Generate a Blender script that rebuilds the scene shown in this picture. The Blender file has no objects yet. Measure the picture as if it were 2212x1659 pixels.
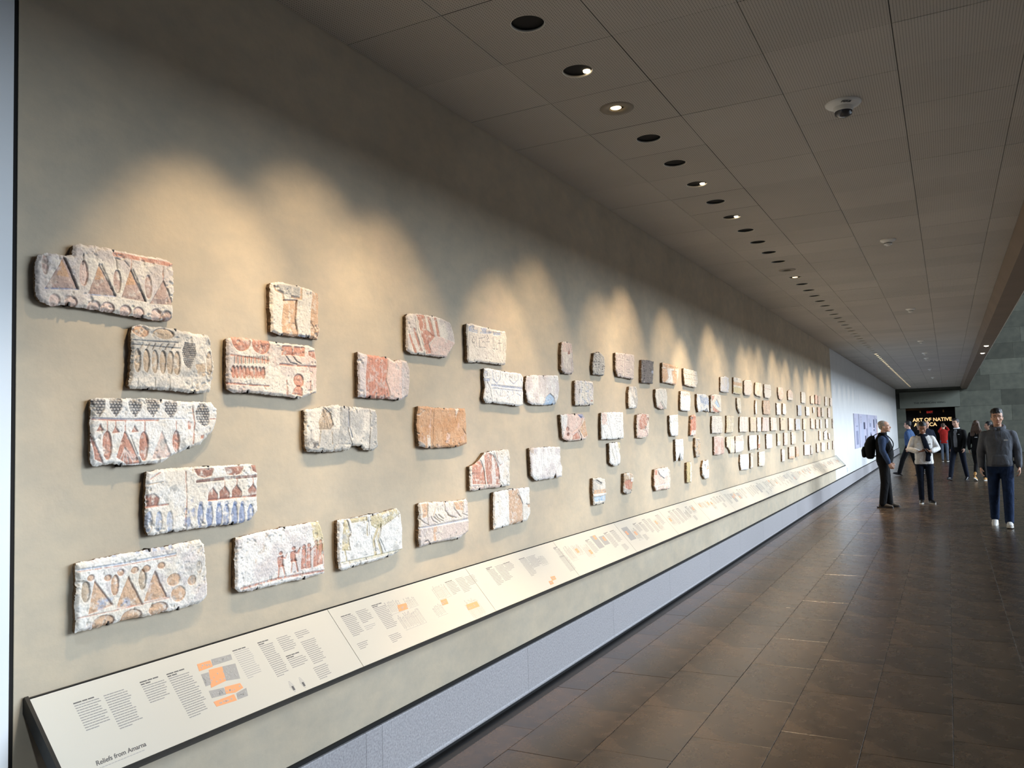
import bpy, bmesh, math, random
import numpy as np
from mathutils import Vector, Matrix
R = math.radians
SC = bpy.context.scene
COL = SC.collection
rng = random.Random(7)
nprng = np.random.RandomState(11)

# ------------------------------------------------------------------ camera
cam_d = bpy.data.cameras.new('camera')
cam = bpy.data.objects.new('camera', cam_d)
COL.objects.link(cam)
YAW, PIT, ROL, FPX = 0.485590, 0.0620032, -0.0293656, 1773.8
cam_d.sensor_fit = 'HORIZONTAL'
cam_d.sensor_width = 36.0
cam_d.lens = FPX / 2212.0 * 36.0
cam_d.clip_end = 300
_f = Vector((-math.sin(YAW) * math.cos(PIT), math.cos(YAW) * math.cos(PIT), math.sin(PIT)))
_r = Vector((math.cos(YAW), math.sin(YAW), 0))
_u = _r.cross(_f)
_r2 = _r * math.cos(ROL) + _u * math.sin(ROL)
_u2 = -_r * math.sin(ROL) + _u * math.cos(ROL)
_m = Matrix((_r2, _u2, -_f)).transposed().to_4x4()
_m.translation = Vector((0, 0, 1.65))
cam.matrix_world = _m
SC.camera = cam

# ------------------------------------------------------------------ world, daylight, exposure
SC.view_settings.view_transform = 'Standard'
SC.view_settings.look = 'None'
SC.view_settings.gamma = 1.0
SC.view_settings.use_curve_mapping = False
SC.view_settings.exposure = 0.45
w = bpy.data.worlds.new('world'); SC.world = w; w.use_nodes = True
bg = w.node_tree.nodes['Background']
bg.inputs[0].default_value = (0.62, 0.74, 1.0, 1)
bg.inputs[1].default_value = 0.03
SC.cycles.max_bounces = 8
SC.cycles.sample_clamp_indirect = 4.0

XW, ZC, YEND, YW0, YW1 = -2.45, 3.541, 50.0, 1.471, 21.28   # wall plane, ceiling, far wall, ends of the relief wall
def light(name, kind, loc, direction, energy, color, **kw):
    d = bpy.data.lights.new(name, kind); d.energy = energy; d.color = color
    for k, v in kw.items(): setattr(d, k, v)
    o = bpy.data.objects.new(name, d); COL.objects.link(o)
    o.location = loc
    o.rotation_euler = Vector(direction).to_track_quat('-Z', 'Y').to_euler()
    return o
# daylight from the tall glazed side of the hall, far across the floor
light('daylight_window', 'AREA', (24, 25, 11), (-1, -0.08, -0.36), 14500, (0.74, 0.86, 1.0), shape='RECTANGLE', size=36, size_y=11)
WARM = (1.0, 0.76, 0.49)
LAMP_X, LAMP_DY = -1.61, 0.579
LAMPS = [2.152 + LAMP_DY * i for i in range(79)]
POWER = {0: 1.5, 1: .7, 2: 1.0, 3: .7, 4: 1.4, 5: .6, 6: .7, 7: .7, 8: 1.0, 9: .6, 10: .7, 11: 2.2, 12: .6, 13: 1.0, 14: .6, 15: .5, 16: 1.0, 17: .9, 18: .6, 19: .5, 20: .9, 21: .6, 22: .9, 23: .5, 24: 1.0, 25: .5, 26: .8, 27: 1.1, 28: .6, 29: .5, 30: .7, 31: .5, 32: .6}
FLOOR_LAMPS = (3, 6, 9, 12, 15, 19, 23, 25, 29, 31)           # these point at the floor along the wall
for i, y in enumerate(LAMPS):
    if i <= 32:
        p = POWER.get(i, .5); low = i in FLOOR_LAMPS
        light('wall_spot', 'SPOT', (LAMP_X, y, ZC - .035), (.0 if low else -.84, .04 * math.sin(i * 2.1), -1.95 - .25 * math.sin(i * 3.7)), 230 if low else (22 + 42 * p), WARM, spot_size=R(52 if low else 60 if p < 1.2 else 51 if p < 1.6 else 44), spot_blend=.8 if p < 1.2 else .72, shadow_soft_size=.03)
    elif i % 2 == 0 and i < 76:
        light('wall_spot', 'SPOT', (LAMP_X, y, ZC - .035), (-.84, 0, -1.9), 12, (1.0, .84, .66), spot_size=R(54), spot_blend=.7, shadow_soft_size=.03)

light('jamb_fill_spot', 'SPOT', (-1.1, .35, ZC - .06), (-1.33, 0.52, -1.9), 105, (.74, .87, 1.0), spot_size=R(40), spot_blend=.8, shadow_soft_size=.05)  # added cool spot without a fixture, brightens the pale near wall

# ------------------------------------------------------------------ helpers
def srgb(r, g=None, b=None):
    if g is None: r, g, b = r
    f = lambda v: (v / 255 / 12.92) if v / 255 <= .04045 else ((v / 255 + .055) / 1.055) ** 2.4
    return (f(r), f(g), f(b))
def setin(n, name, v):
    if name in n.inputs: n.inputs[name].default_value = v
def mat(name, col, rough=.6, var=.12, scale=8.0, metal=0.0, bump=0.0, bscale=60.0, spec=.5, emit=0.0, col2=None, detail=5):
    m = bpy.data.materials.new(name); m.use_nodes = True
    nt = m.node_tree; p = nt.nodes['Principled BSDF']
    c = srgb(col)
    setin(p, 'Roughness', rough); setin(p, 'Metallic', metal); setin(p, 'Specular IOR Level', spec)
    tc = nt.nodes.new('ShaderNodeTexCoord')
    n = nt.nodes.new('ShaderNodeTexNoise'); n.inputs['Scale'].default_value = scale; n.inputs['Detail'].default_value = detail
    nt.links.new(tc.outputs['Object'], n.inputs['Vector'])
    r = nt.nodes.new('ShaderNodeValToRGB')
    lo = tuple(v * (1 - var) for v in c); hi = tuple(min(1, v * (1 + var)) for v in c)
    if col2 is not None: lo = srgb(col2); hi = c
    r.color_ramp.elements[0].color = lo + (1,); r.color_ramp.elements[0].position = .3
    r.color_ramp.elements[1].color = hi + (1,); r.color_ramp.elements[1].position = .7
    nt.links.new(n.outputs['Fac'], r.inputs['Fac']); nt.links.new(r.outputs['Color'], p.inputs['Base Color'])
    if bump:
        n2 = nt.nodes.new('ShaderNodeTexNoise'); n2.inputs['Scale'].default_value = bscale; n2.inputs['Detail'].default_value = 6
        nt.links.new(tc.outputs['Object'], n2.inputs['Vector'])
        b = nt.nodes.new('ShaderNodeBump'); b.inputs['Strength'].default_value = bump; b.inputs['Distance'].default_value = .01
        nt.links.new(n2.outputs['Fac'], b.inputs['Height']); nt.links.new(b.outputs['Normal'], p.inputs['Normal'])
    if emit:
        setin(p, 'Emission Color', c + (1,)); setin(p, 'Emission Strength', emit)
    return m
def link_obj(name, me, parent=None, loc=None):
    o = bpy.data.objects.new(name, me); COL.objects.link(o)
    if parent is not None: o.parent = parent
    if loc is not None: o.location = loc
    return o
def empty(name, loc=(0, 0, 0), rz=0.0):
    o = bpy.data.objects.new(name, None); COL.objects.link(o)
    o.location = loc; o.rotation_euler = (0, 0, rz); o.empty_display_size = .1
    return o
def tag(o, label=None, cat=None, group=None, kind=None):
    if label: o['label'] = label
    if cat: o['category'] = cat
    if group: o['group'] = group
    if kind: o['kind'] = kind
    return o
class MB:
    """collects boxes, prisms, discs and tubes and links them as one mesh object"""
    def __init__(s): s.v = []; s.f = []; s.m = []; s.sm = []
    def add(s, v, f, mi=0, smooth=False):
        b = len(s.v); s.v += [tuple(p) for p in v]
        for q in f: s.f.append([i + b for i in q]); s.m.append(mi); s.sm.append(smooth)
    def box(s, x0, y0, z0, x1, y1, z1, mi=0):
        v = [(x0, y0, z0), (x1, y0, z0), (x1, y1, z0), (x0, y1, z0), (x0, y0, z1), (x1, y0, z1), (x1, y1, z1), (x0, y1, z1)]
        s.add(v, [(0, 3, 2, 1), (4, 5, 6, 7), (0, 1, 5, 4), (1, 2, 6, 5), (2, 3, 7, 6), (3, 0, 4, 7)], mi)
    def bevbox(s, x0, y0, z0, x1, y1, z1, b, mi=0, axis='z+'):
        """box with the edges of one face chamfered (12 quads)"""
        ax = 'xyz'.index(axis[0]); hi = axis[1] == '+'
        lo3, hi3 = [x0, y0, z0], [x1, y1, z1]
        o = [i for i in range(3) if i != ax]
        def ring(h, ins):
            out = []
            for a, c in ((0, 0), (1, 0), (1, 1), (0, 1)):
                p = [0, 0, 0]; p[ax] = h
                p[o[0]] = (hi3[o[0]] - ins) if a else (lo3[o[0]] + ins)
                p[o[1]] = (hi3[o[1]] - ins) if c else (lo3[o[1]] + ins)
                out.append(tuple(p))
            return out
        base, top = (lo3[ax], hi3[ax]) if hi else (hi3[ax], lo3[ax])
        sgn = 1 if hi else -1
        v = ring(base, 0) + ring(top - sgn * b, 0) + ring(top, b)
        f = [(0, 1, 2, 3), (8, 9, 10, 11)]
        for k in (0, 4):
            for i in range(4): j = (i + 1) % 4; f.append((k + i, k + j, k + 4 + j, k + 4 + i))
        s.add(v, f, mi)
    def prism(s, prof, y0, y1, mi=0):
        """profile in (x, z) extruded along y"""
        n = len(prof)
        v = [(x, y0, z) for x, z in prof] + [(x, y1, z) for x, z in prof]
        f = [list(range(n)), list(range(2 * n - 1, n - 1, -1))] + [(i, i + n, (i + 1) % n + n, (i + 1) % n) for i in range(n)]
        s.add(v, f, mi)
    def lathe(s, prof, n=32, c=(0, 0, 0), mi=0, cap=True):
        """profile [(r, z)] spun about z"""
        v = []; f = []
        for r, z in prof:
            for i in range(n):
                a = 2 * math.pi * i / n; v.append((c[0] + r * math.cos(a), c[1] + r * math.sin(a), c[2] + z))
        for k in range(len(prof) - 1):
            for i in range(n): j = (i + 1) % n; f.append((k * n + i, k * n + j, (k + 1) * n + j, (k + 1) * n + i))
        s.add(v, f, mi, True)
        if cap: s.add([v[i] for i in range(n)], [list(range(n))], mi); s.add(v[-n:], [list(range(n))], mi)
    def tube(s, pts, rad, n=10, mi=0):
        v, f = sweep(pts, [(rad, rad) if not isinstance(rad, (list, tuple)) else (rad[i], rad[i]) for i in range(len(pts))], n)
        s.add(v, f, mi, True)
    def mesh(s, name, mats):
        me = bpy.data.meshes.new(name)
        me.from_pydata(s.v, [], s.f)
        for m in (mats if isinstance(mats, (list, tuple)) else [mats]): me.materials.append(m)
        me.polygons.foreach_set('material_index', s.m)
        me.polygons.foreach_set('use_smooth', s.sm)
        bm = bmesh.new(); bm.from_mesh(me); bmesh.ops.recalc_face_normals(bm, faces=bm.faces); bm.to_mesh(me); bm.free()
        return me
    def build(s, name, mats, parent=None, loc=None): return link_obj(name, s.mesh(name, mats), parent, loc)
def sweep(pts, radii, n=12, caps=True, hint=None):
    """closed tube through pts with elliptical sections (a along the side axis, b along the other)"""
    P = [Vector(p) for p in pts]
    if caps:                                                  # rounded ends
        t0 = (P[0] - P[1]).normalized(); t1 = (P[-1] - P[-2]).normalized()
        r0 = min(radii[0]); r1 = min(radii[-1])
        pre = [(P[0] + t0 * r0 * math.sin(a), math.cos(a)) for a in (R(80), R(45))]
        post = [(P[-1] + t1 * r1 * math.sin(a), math.cos(a)) for a in (R(45), R(80))]
        radii = [(radii[0][0] * k, radii[0][1] * k) for _, k in pre] + list(radii) + [(radii[-1][0] * k, radii[-1][1] * k) for _, k in post]
        P = [p for p, _ in pre] + P + [p for p, _ in post]
    v = []; f = []; ref = Vector(hint) if hint is not None else None
    for i, p in enumerate(P):
        t = (P[min(i + 1, len(P) - 1)] - P[max(i - 1, 0)])
        if t.length < 1e-9: t = Vector((0, 0, 1))
        t.normalize()
        if ref is None: ref = Vector((1, 0, 0)) if abs(t.x) < .9 else Vector((0, 1, 0))
        s_ = (ref - t * ref.dot(t))
        if s_.length < 1e-6: s_ = t.orthogonal()
        s_.normalize(); ref = s_ if hint is None else ref
        u_ = t.cross(s_); a, b = radii[i]
        for k in range(n):
            an = 2 * math.pi * k / n; v.append(tuple(p + s_ * a * math.cos(an) + u_ * b * math.sin(an)))
    for i in range(len(P) - 1):
        for k in range(n): j = (k + 1) % n; f.append((i * n + k, i * n + j, (i + 1) * n + j, (i + 1) * n + k))
    f.append(tuple(range(n - 1, -1, -1))); f.append(tuple(range((len(P) - 1) * n, len(P) * n)))
    return v, f
def smooth_path(P, n=4):
    """Catmull-Rom points through P"""
    P = [Vector(q) for q in P]; out = []
    for i in range(len(P) - 1):
        a, b, c, d = P[max(i - 1, 0)], P[i], P[i + 1], P[min(i + 2, len(P) - 1)]
        for k in range(n):
            t = k / n; out.append(.5 * ((2 * b) + (c - a) * t + (2 * a - 5 * b + 4 * c - d) * t * t + (3 * b - a - 3 * c + d) * t ** 3))
    return out + [P[-1]]
def text_mesh(name, body, size, m, parent, matrix, depth=.002, align='LEFT', shear=0.0, bold=0.0):
    cu = bpy.data.curves.new(name, 'FONT'); cu.body = body; cu.size = size; cu.extrude = depth; cu.align_x = align; cu.shear = shear; cu.offset = bold
    tmp = bpy.data.objects.new(name, cu); COL.objects.link(tmp)
    dg = bpy.context.evaluated_depsgraph_get()
    me = bpy.data.meshes.new_from_object(tmp.evaluated_get(dg)); me.name = name
    bpy.data.objects.remove(tmp)
    me.materials.clear(); me.materials.append(m)
    o = link_obj(name, me, parent); o.matrix_basis = matrix
    return o

# ------------------------------------------------------------------ setting materials
def wall_material():
    m = mat('plaster', (197, 184, 162), .85, .1, 1.3, bump=.12, bscale=35, spec=.2)
    nt = m.node_tree; p = nt.nodes['Principled BSDF']
    base = p.inputs['Base Color'].links[0].from_socket
    tc = nt.nodes['Texture Coordinate'] if 'Texture Coordinate' in nt.nodes else nt.nodes.new('ShaderNodeTexCoord')
    mp = nt.nodes.new('ShaderNodeMapping'); mp.inputs['Scale'].default_value = (1, 3.0, 5.0)
    n = nt.nodes.new('ShaderNodeTexNoise'); n.inputs['Scale'].default_value = 1.6; n.inputs['Detail'].default_value = 7; n.inputs['Roughness'].default_value = .65
    nt.links.new(tc.outputs['Object'], mp.inputs['Vector']); nt.links.new(mp.outputs['Vector'], n.inputs['Vector'])
    rp = nt.nodes.new('ShaderNodeValToRGB'); rp.color_ramp.elements[0].position = .35; rp.color_ramp.elements[1].position = .7
    rp.color_ramp.elements[0].color = (.86, .87, .88, 1); rp.color_ramp.elements[1].color = (1.04, 1.01, .97, 1)
    nt.links.new(n.outputs['Fac'], rp.inputs['Fac'])
    mx = nt.nodes.new('ShaderNodeMix'); mx.data_type = 'RGBA'; mx.blend_type = 'MULTIPLY'; mx.inputs['Factor'].default_value = 1
    nt.links.new(base, mx.inputs[6]); nt.links.new(rp.outputs['Color'], mx.inputs[7]); nt.links.new(mx.outputs[2], p.inputs['Base Color'])
    return m
M_PLASTER = wall_material()
M_WHITE = mat('white_paint', (214, 214, 212), .8, .03, 2, spec=.2)
M_DARK = mat('shadow_gap_black', (16, 14, 12), .9, .1)
M_PALE = mat('pale_grey_paint', (232, 236, 238), .7, .04, 2)

def tone_input(m, amount, island=False):
    """each piece gets its own slight tone: random per object (or per loose piece of a joined mesh)"""
    nt = m.node_tree; p = nt.nodes['Principled BSDF']; base = p.inputs['Base Color'].links[0].from_socket
    n = nt.nodes.new('ShaderNodeNewGeometry' if island else 'ShaderNodeObjectInfo')
    mr = nt.nodes.new('ShaderNodeMapRange'); mr.inputs['To Min'].default_value = 1 - amount; mr.inputs['To Max'].default_value = 1 + amount
    nt.links.new(n.outputs['Random Per Island' if island else 'Random'], mr.inputs['Value'])
    h = nt.nodes.new('ShaderNodeVectorMath'); h.operation = 'SCALE'
    nt.links.new(base, h.inputs[0]); nt.links.new(mr.outputs['Result'], h.inputs['Scale'])
    nt.links.new(h.outputs['Vector'], p.inputs['Base Color'])
    return m
def ceiling_material(name, island):
    m = mat(name, (186, 180, 170), .85, .05, 1.1, spec=.2)
    tone_input(m, .05, island)
    nt = m.node_tree; p = nt.nodes['Principled BSDF']; base = p.inputs['Base Color'].links[0].from_socket
    tc = nt.nodes.new('ShaderNodeTexCoord')
    sc = nt.nodes.new('ShaderNodeVectorMath'); sc.operation = 'SCALE'; sc.inputs['Scale'].default_value = 1 / .0135
    nt.links.new(tc.outputs['Object'], sc.inputs[0])
    fr = nt.nodes.new('ShaderNodeVectorMath'); fr.operation = 'FRACTION'; nt.links.new(sc.outputs['Vector'], fr.inputs[0])
    sb = nt.nodes.new('ShaderNodeVectorMath'); sb.operation = 'SUBTRACT'; sb.inputs[1].default_value = (.5, .5, .5); nt.links.new(fr.outputs['Vector'], sb.inputs[0])
    ml = nt.nodes.new('ShaderNodeVectorMath'); ml.operation = 'MULTIPLY'; ml.inputs[1].default_value = (1, 1, 0); nt.links.new(sb.outputs['Vector'], ml.inputs[0])
    ln = nt.nodes.new('ShaderNodeVectorMath'); ln.operation = 'LENGTH'; nt.links.new(ml.outputs['Vector'], ln.inputs[0])
    lt = nt.nodes.new('ShaderNodeMath'); lt.operation = 'LESS_THAN'; lt.inputs[1].default_value = .165; nt.links.new(ln.outputs['Value'], lt.inputs[0])
    mx = nt.nodes.new('ShaderNodeMix'); mx.data_type = 'RGBA'; mx.inputs[7].default_value = (.06, .055, .05, 1)
    nt.links.new(lt.outputs['Value'], mx.inputs['Factor']); nt.links.new(base, mx.inputs[6]); nt.links.new(mx.outputs[2], p.inputs['Base Color'])
    return m
M_CEIL = ceiling_material('perforated_tile', False)
M_CEIL_FAR = tone_input(mat('perforated_tile_far', (178, 172, 163), .85, .05, 1.1, spec=.2), .05, True)

def floor_material(name, island):
    m = mat(name, (84, 66, 48), .3, .28, 2.2, spec=.85, col2=(52, 42, 32))
    nt = m.node_tree; p = nt.nodes['Principled BSDF']; base = p.inputs['Base Color'].links[0].from_socket
    tc = nt.nodes.new('ShaderNodeTexCoord')
    n = nt.nodes.new('ShaderNodeTexNoise'); n.inputs['Scale'].default_value = 70; n.inputs['Detail'].default_value = 6; n.inputs['Roughness'].default_value = .8
    nt.links.new(tc.outputs['Object'], n.inputs['Vector'])
    rp = nt.nodes.new('ShaderNodeValToRGB'); rp.color_ramp.elements[0].position = .32; rp.color_ramp.elements[1].position = .68
    rp.color_ramp.elements[0].color = (.4, .4, .42, 1); rp.color_ramp.elements[1].color = (1.65, 1.58, 1.48, 1)
    nt.links.new(n.outputs['Fac'], rp.inputs['Fac'])
    n2 = nt.nodes.new('ShaderNodeTexNoise'); n2.inputs['Scale'].default_value = 5.5; n2.inputs['Detail'].default_value = 6; n2.inputs['Roughness'].default_value = .6; n2.inputs['Distortion'].default_value = .3
    nt.links.new(tc.outputs['Object'], n2.inputs['Vector'])
    r2 = nt.nodes.new('ShaderNodeValToRGB'); r2.color_ramp.elements[0].position = .28; r2.color_ramp.elements[1].position = .62
    r2.color_ramp.elements[0].color = (.42, .43, .45, 1); r2.color_ramp.elements[1].color = (1, 1, 1, 1)
    nt.links.new(n2.outputs['Fac'], r2.inputs['Fac'])
    a = nt.nodes.new('ShaderNodeMix'); a.data_type = 'RGBA'; a.blend_type = 'MULTIPLY'; a.inputs['Factor'].default_value = 1
    b = nt.nodes.new('ShaderNodeMix'); b.data_type = 'RGBA'; b.blend_type = 'MULTIPLY'; b.inputs['Factor'].default_value = 1
    nt.links.new(base, a.inputs[6]); nt.links.new(rp.outputs['Color'], a.inputs[7])
    nt.links.new(a.outputs[2], b.inputs[6]); nt.links.new(r2.outputs['Color'], b.inputs[7]); nt.links.new(b.outputs[2], p.inputs['Base Color'])
    mr = nt.nodes.new('ShaderNodeMapRange'); mr.inputs['To Min'].default_value = .2; mr.inputs['To Max'].default_value = .34
    nt.links.new(n2.outputs['Fac'], mr.inputs['Value']); nt.links.new(mr.outputs['Result'], p.inputs['Roughness'])
    tone_input(m, .12, island)
    return m
M_FLOOR = floor_material('floor_stone', False)
M_FLOOR_FAR = floor_material('floor_stone_far', True)
M_GROUT = mat('floor_joint', (40, 34, 29), .8, .1)
M_BASE = tone_input(mat('baseboard_granite', (180, 177, 178), .55, .3, 105, bump=.08, bscale=120, col2=(142, 139, 141)), .05)
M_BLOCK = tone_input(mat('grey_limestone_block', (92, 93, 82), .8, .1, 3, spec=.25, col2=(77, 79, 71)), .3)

# ------------------------------------------------------------------ floor
fl = tag(MB().build('floor', M_GROUT), kind='structure')
_b = MB(); _b.box(-2.6, -1.0, -.12, 24, YEND + 4, -.006); fl.data = _b.mesh('floor', M_GROUT)
TW, TL, X0 = .415, .765, -2.553
tile_me = {}
for c in range(10):
    xa = X0 + c * TW
    off = [.0, .31, .12, .52, .25, .4, .05, .6, .33, .18][c]
    k = 0; y = 1.9 - off
    while y < 14.2:
        b = MB(); b.bevbox(-TW / 2 + .0012, 0, -.02, TW / 2 - .0012, TL - .0024, 0, .0012)
        if 'f' not in tile_me: tile_me['f'] = b.mesh('floor_tile', M_FLOOR)
        o = link_obj('floor_tile', tile_me['f'], fl, (xa + TW / 2, y, rng.uniform(-.0006, .0006)))
        y += TL
far = MB()
for c in range(10):
    xa = X0 + c * TW
    off = [.0, .31, .12, .52, .25, .4, .05, .6, .33, .18][c]
    y = 1.9 - off
    while y < 14.2: y += TL
    while y < YEND:
        far.bevbox(xa + .0015, y, -.02, xa + TW - .0015, min(y + TL - .003, YEND), rng.uniform(-.0008, .0004), .0012); y += TL
xe = X0 + 10 * TW
for c in range(12):
    for k in range(40):
        if k * 1.3 < YEND: far.bevbox(xe + c * 1.9, -1 + k * 1.3, -.02, xe + c * 1.9 + 1.897, -1 + k * 1.3 + 1.297, rng.uniform(-.0008, .0004), .0012)
tag(far.build('floor_tile_field', M_FLOOR_FAR, fl), kind='stuff')

# ------------------------------------------------------------------ left wall: relief wall, white wall, pale jamb, baseboard
wl = MB(); wl.box(XW - .25, YW0, 0.0, XW, YW1, ZC + .06); wall = tag(wl.build('wall_left', M_PLASTER), kind='structure')
ww = MB(); ww.box(XW - .3, YW1, 0.0, XW - .006, YEND, ZC + .06); tag(ww.build('wall_left_far', M_WHITE), kind='structure')
wj = MB(); wj.box(XW - .3, -.6, 0, XW + .02, YW0 - .026, ZC + .06); tag(wj.build('wall_left_near', M_PALE), kind='structure')
wg = MB(); wg.box(XW - .3, YW0 - .026, 0, XW - .003, YW0, ZC + .06); tag(wg.build('black_gap_shade_1', M_DARK), kind='structure')  # flat black filler, the shade of the gap put into its colour
BXF = -2.42
bb = MB(); bb.box(XW - .06, -.6, 0, BXF - .014, YEND, .328); base = tag(bb.build('baseboard_left', M_DARK), kind='structure')
seams = [-.6, 1.42, 3.06, 3.18, 4.69]
while seams[-1] < YEND - 1.6: seams.append(seams[-1] + 1.5)
seams.append(YEND)
for i in range(len(seams) - 1):
    b = MB(); y0, y1 = seams[i] + .001, seams[i + 1] - .001
    prof = [(BXF - .03, .03), (BXF - .004, .022), (BXF + .004, .03), (BXF + .004, .038), (BXF, .046), (BXF, .308), (BXF - .003, .312), (BXF - .03, .312)]
    b.prism(prof, y0, y1); b.build('stone_block', M_BASE, base)

bs_ = MB(); bs_.box(XW, -.6, -.01, BXF + .075, YEND, .0016); bs_.build('border_strip', mat('dark_border', (34, 31, 29), .45, .25, 30, col2=(24, 22, 21)), fl)  # thin dark strip on the floor along the baseboard foot

# ------------------------------------------------------------------ ceiling
cl = MB(); cl.box(XW - .02, -.6, ZC + .016, .69, YEND, ZC + .05); ceil = tag(cl.build('ceiling', M_DARK), kind='structure')
CX = [XW, -1.911, -1.318, -.724, -.131, .456, .69]
DARKSEAM = {5, 6, 8, 9}
R0 = 4.78
def hole_tile(x0, y0, x1, y1, cx, cy, r):
    n = 32; v = []; f = []
    hw, hx = x0, x1
    for i in range(n):
        a = 2 * math.pi * (i + .5) / n; ca, sa = math.cos(a), math.sin(a)
        t = min(((x1 - cx) / ca if ca > 0 else (x0 - cx) / ca), ((y1 - cy) / sa if sa > 0 else (y0 - cy) / sa))
        v.append((cx + ca * t, cy + sa * t, 0)); v.append((cx + ca * r, cy + sa * r, 0)); v.append((cx + ca * r, cy + sa * r, .014))
    for i in range(n):
        j = (i + 1) % n; f += [(3 * i, 3 * i + 1, 3 * j + 1, 3 * j), (3 * i + 1, 3 * i + 2, 3 * j + 2, 3 * j + 1)]
    for i in range(n):                                       # corners that the ring cuts off
        j = (i + 1) % n; a, c = v[3 * i], v[3 * j]
        if abs(a[0] - c[0]) > 1e-6 and abs(a[1] - c[1]) > 1e-6:
            px = x1 if max(a[0], c[0]) > cx else x0; py = y1 if max(a[1], c[1]) > cy else y0
            v.append((px, py, 0)); f.append((3 * i, 3 * j, len(v) - 1))
    return v, f
for row in range(-6, 16):
    y0 = R0 + row * LAMP_DY; y1 = y0 + LAMP_DY
    for c in range(6):
        g = .0016
        gy0 = .004 if (c == 1 and row in (-3, 0, 3, 4)) else (.0022 if c == 1 and row == 1 else .0012)
        b = MB()
        if c == 1:
            v, f = hole_tile(CX[c] + g, y0 + gy0, CX[c + 1] - g, y1 - .001, LAMP_X, y0 + .269, .0805)
            b.add(v, f)
        else:
            b.bevbox(CX[c] + g, y0 + gy0, 0, CX[c + 1] - g, y1 - .001, .014, .001, axis='z-')
        b.build('ceiling_tile', M_CEIL, ceil, (0, 0, ZC + (0 if c == 1 else rng.uniform(-.0012, .0012))))
cf = MB()
for row in range(16, 79):
    y0 = R0 + row * LAMP_DY; y1 = min(y0 + LAMP_DY, YEND)
    if y0 > YEND - .05: break
    for c in range(6):
        if c == 1:
            v, f = hole_tile(CX[c] + .002, y0 + .0012, CX[c + 1] - .002, y1 - .001, LAMP_X, y0 + .269, .0805) if y1 - y0 > .5 else ([(CX[1], y0, 0), (CX[2], y0, 0), (CX[2], y1, 0), (CX[1], y1, 0)], [(0, 1, 2, 3)])
            cf.add([(p[0], p[1], p[2] + ZC) for p in v], f)
        else:
            cf.bevbox(CX[c] + .002, y0 + .0012, ZC + rng.uniform(-.001, .001), CX[c + 1] - .002, y1 - .001, ZC + .014, .001, axis='z-')
tag(cf.build('ceiling_tile_field', M_CEIL_FAR, ceil), kind='stuff')
# beam along the open side of the passage
M_BEAM = mat('beam_paint', (126, 112, 98), .8, .06, 2, spec=.2)
M_TRIM = mat('pale_edge_trim', (206, 208, 204), .5, .03)
bm_ = MB(); bm_.prism([(.69, ZC + .05), (.69, ZC), (.765, 3.40), (1.012, 3.40), (1.012, 14), (.95, 14), (.95, ZC + .05)], -.6, YEND)
beam = tag(bm_.build('beam', M_BEAM), kind='structure')
tr = MB(); tr.box(1.012, -.6, 3.396, 1.024, YEND, 3.43); tr.build('edge_strip', M_TRIM, beam)
M_BEAMLAMP = mat('beam_lamp_glow', (255, 236, 200), .5, 0, 1, emit=14)
for i, (y, which) in enumerate(((22.0, 'nearer'), (24.3, 'farther'))):
    t = tag(empty('downlight', (.895, y, 3.40)), 'lit round downlight under the beam, the %s of two' % which, 'light', 'downlights under the beam')
    b = MB(); b.lathe([(.052, 0), (.062, 0), (.062, -.004), (.052, -.004)], 24, cap=False); b.build('trim_ring', M_TRIM, t)
    b = MB(); b.lathe([(.052, .0), (.04, -.012), (.015, -.02), (.002, -.021)], 24); b.build('lens', M_BEAMLAMP, t)
    light('beam_spot', 'SPOT', (.895, y, 3.37), (0, 0, -1), 25, WARM, spot_size=R(70), spot_blend=.6, shadow_soft_size=.04)

# ------------------------------------------------------------------ far end: block wall, doorway, lettering
XD0, XD1, ZD = -2.0, .39, 2.47
we = MB()
we.box(XW - .3, YEND + .02, 0, XD0 - .01, YEND + .5, 20); we.box(XD1 + .01, YEND + .02, 0, 24, YEND + .5, 20); we.box(XD0 - .01, YEND + .02, ZD + .01, XD1 + .01, YEND + .5, 20)
wend = tag(we.build('wall_end', mat('end_wall_joint', (62, 64, 58), .85, .05)), kind='structure')
H = .81; zs = [0, .84, 1.65, 2.47]
while zs[-1] < 8: zs.append(zs[-1] + H)
for k in range(len(zs) - 1):
    segs = []
    x = XD1 if k < 3 else .66
    if k < 3: segs.append((XW, XD0))
    elif k >= 4:
        x = XW
    r_ = random.Random(k * 13 + 5)
    while x < 12:
        wd = r_.choice((.72, 1.15, 1.5, 1.9, 2.3)); segs.append((x, min(x + wd, 14))); x += wd
    for a, c in segs:
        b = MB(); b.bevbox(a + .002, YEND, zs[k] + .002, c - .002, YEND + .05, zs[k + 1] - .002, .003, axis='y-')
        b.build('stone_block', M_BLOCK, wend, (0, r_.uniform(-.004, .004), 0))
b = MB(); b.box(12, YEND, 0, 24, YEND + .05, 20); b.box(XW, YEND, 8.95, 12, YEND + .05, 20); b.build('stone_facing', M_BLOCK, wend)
lin = MB(); lin.bevbox(-2.27, YEND - .09, ZD, .655, YEND + .03, 3.36, .01, axis='y-'); lintel = lin.build('lintel', mat('lintel_stone', (104, 106, 96), .75, .05, 3, spec=.25), wend)
M_CARVE = mat('carved_letters', (40, 40, 36), .8, 0)
def wallmat(x, y, z): return Matrix.Translation((x, y, z)) @ Matrix.Rotation(R(90), 4, 'X')
text_mesh('lettering', 'THE AMERICAN WING', .135, M_CARVE, wend, wallmat(-1.58, YEND - .093, 2.69), .003).data.transform(Matrix.Scale(1.13, 4, (1, 0, 0)))
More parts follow.
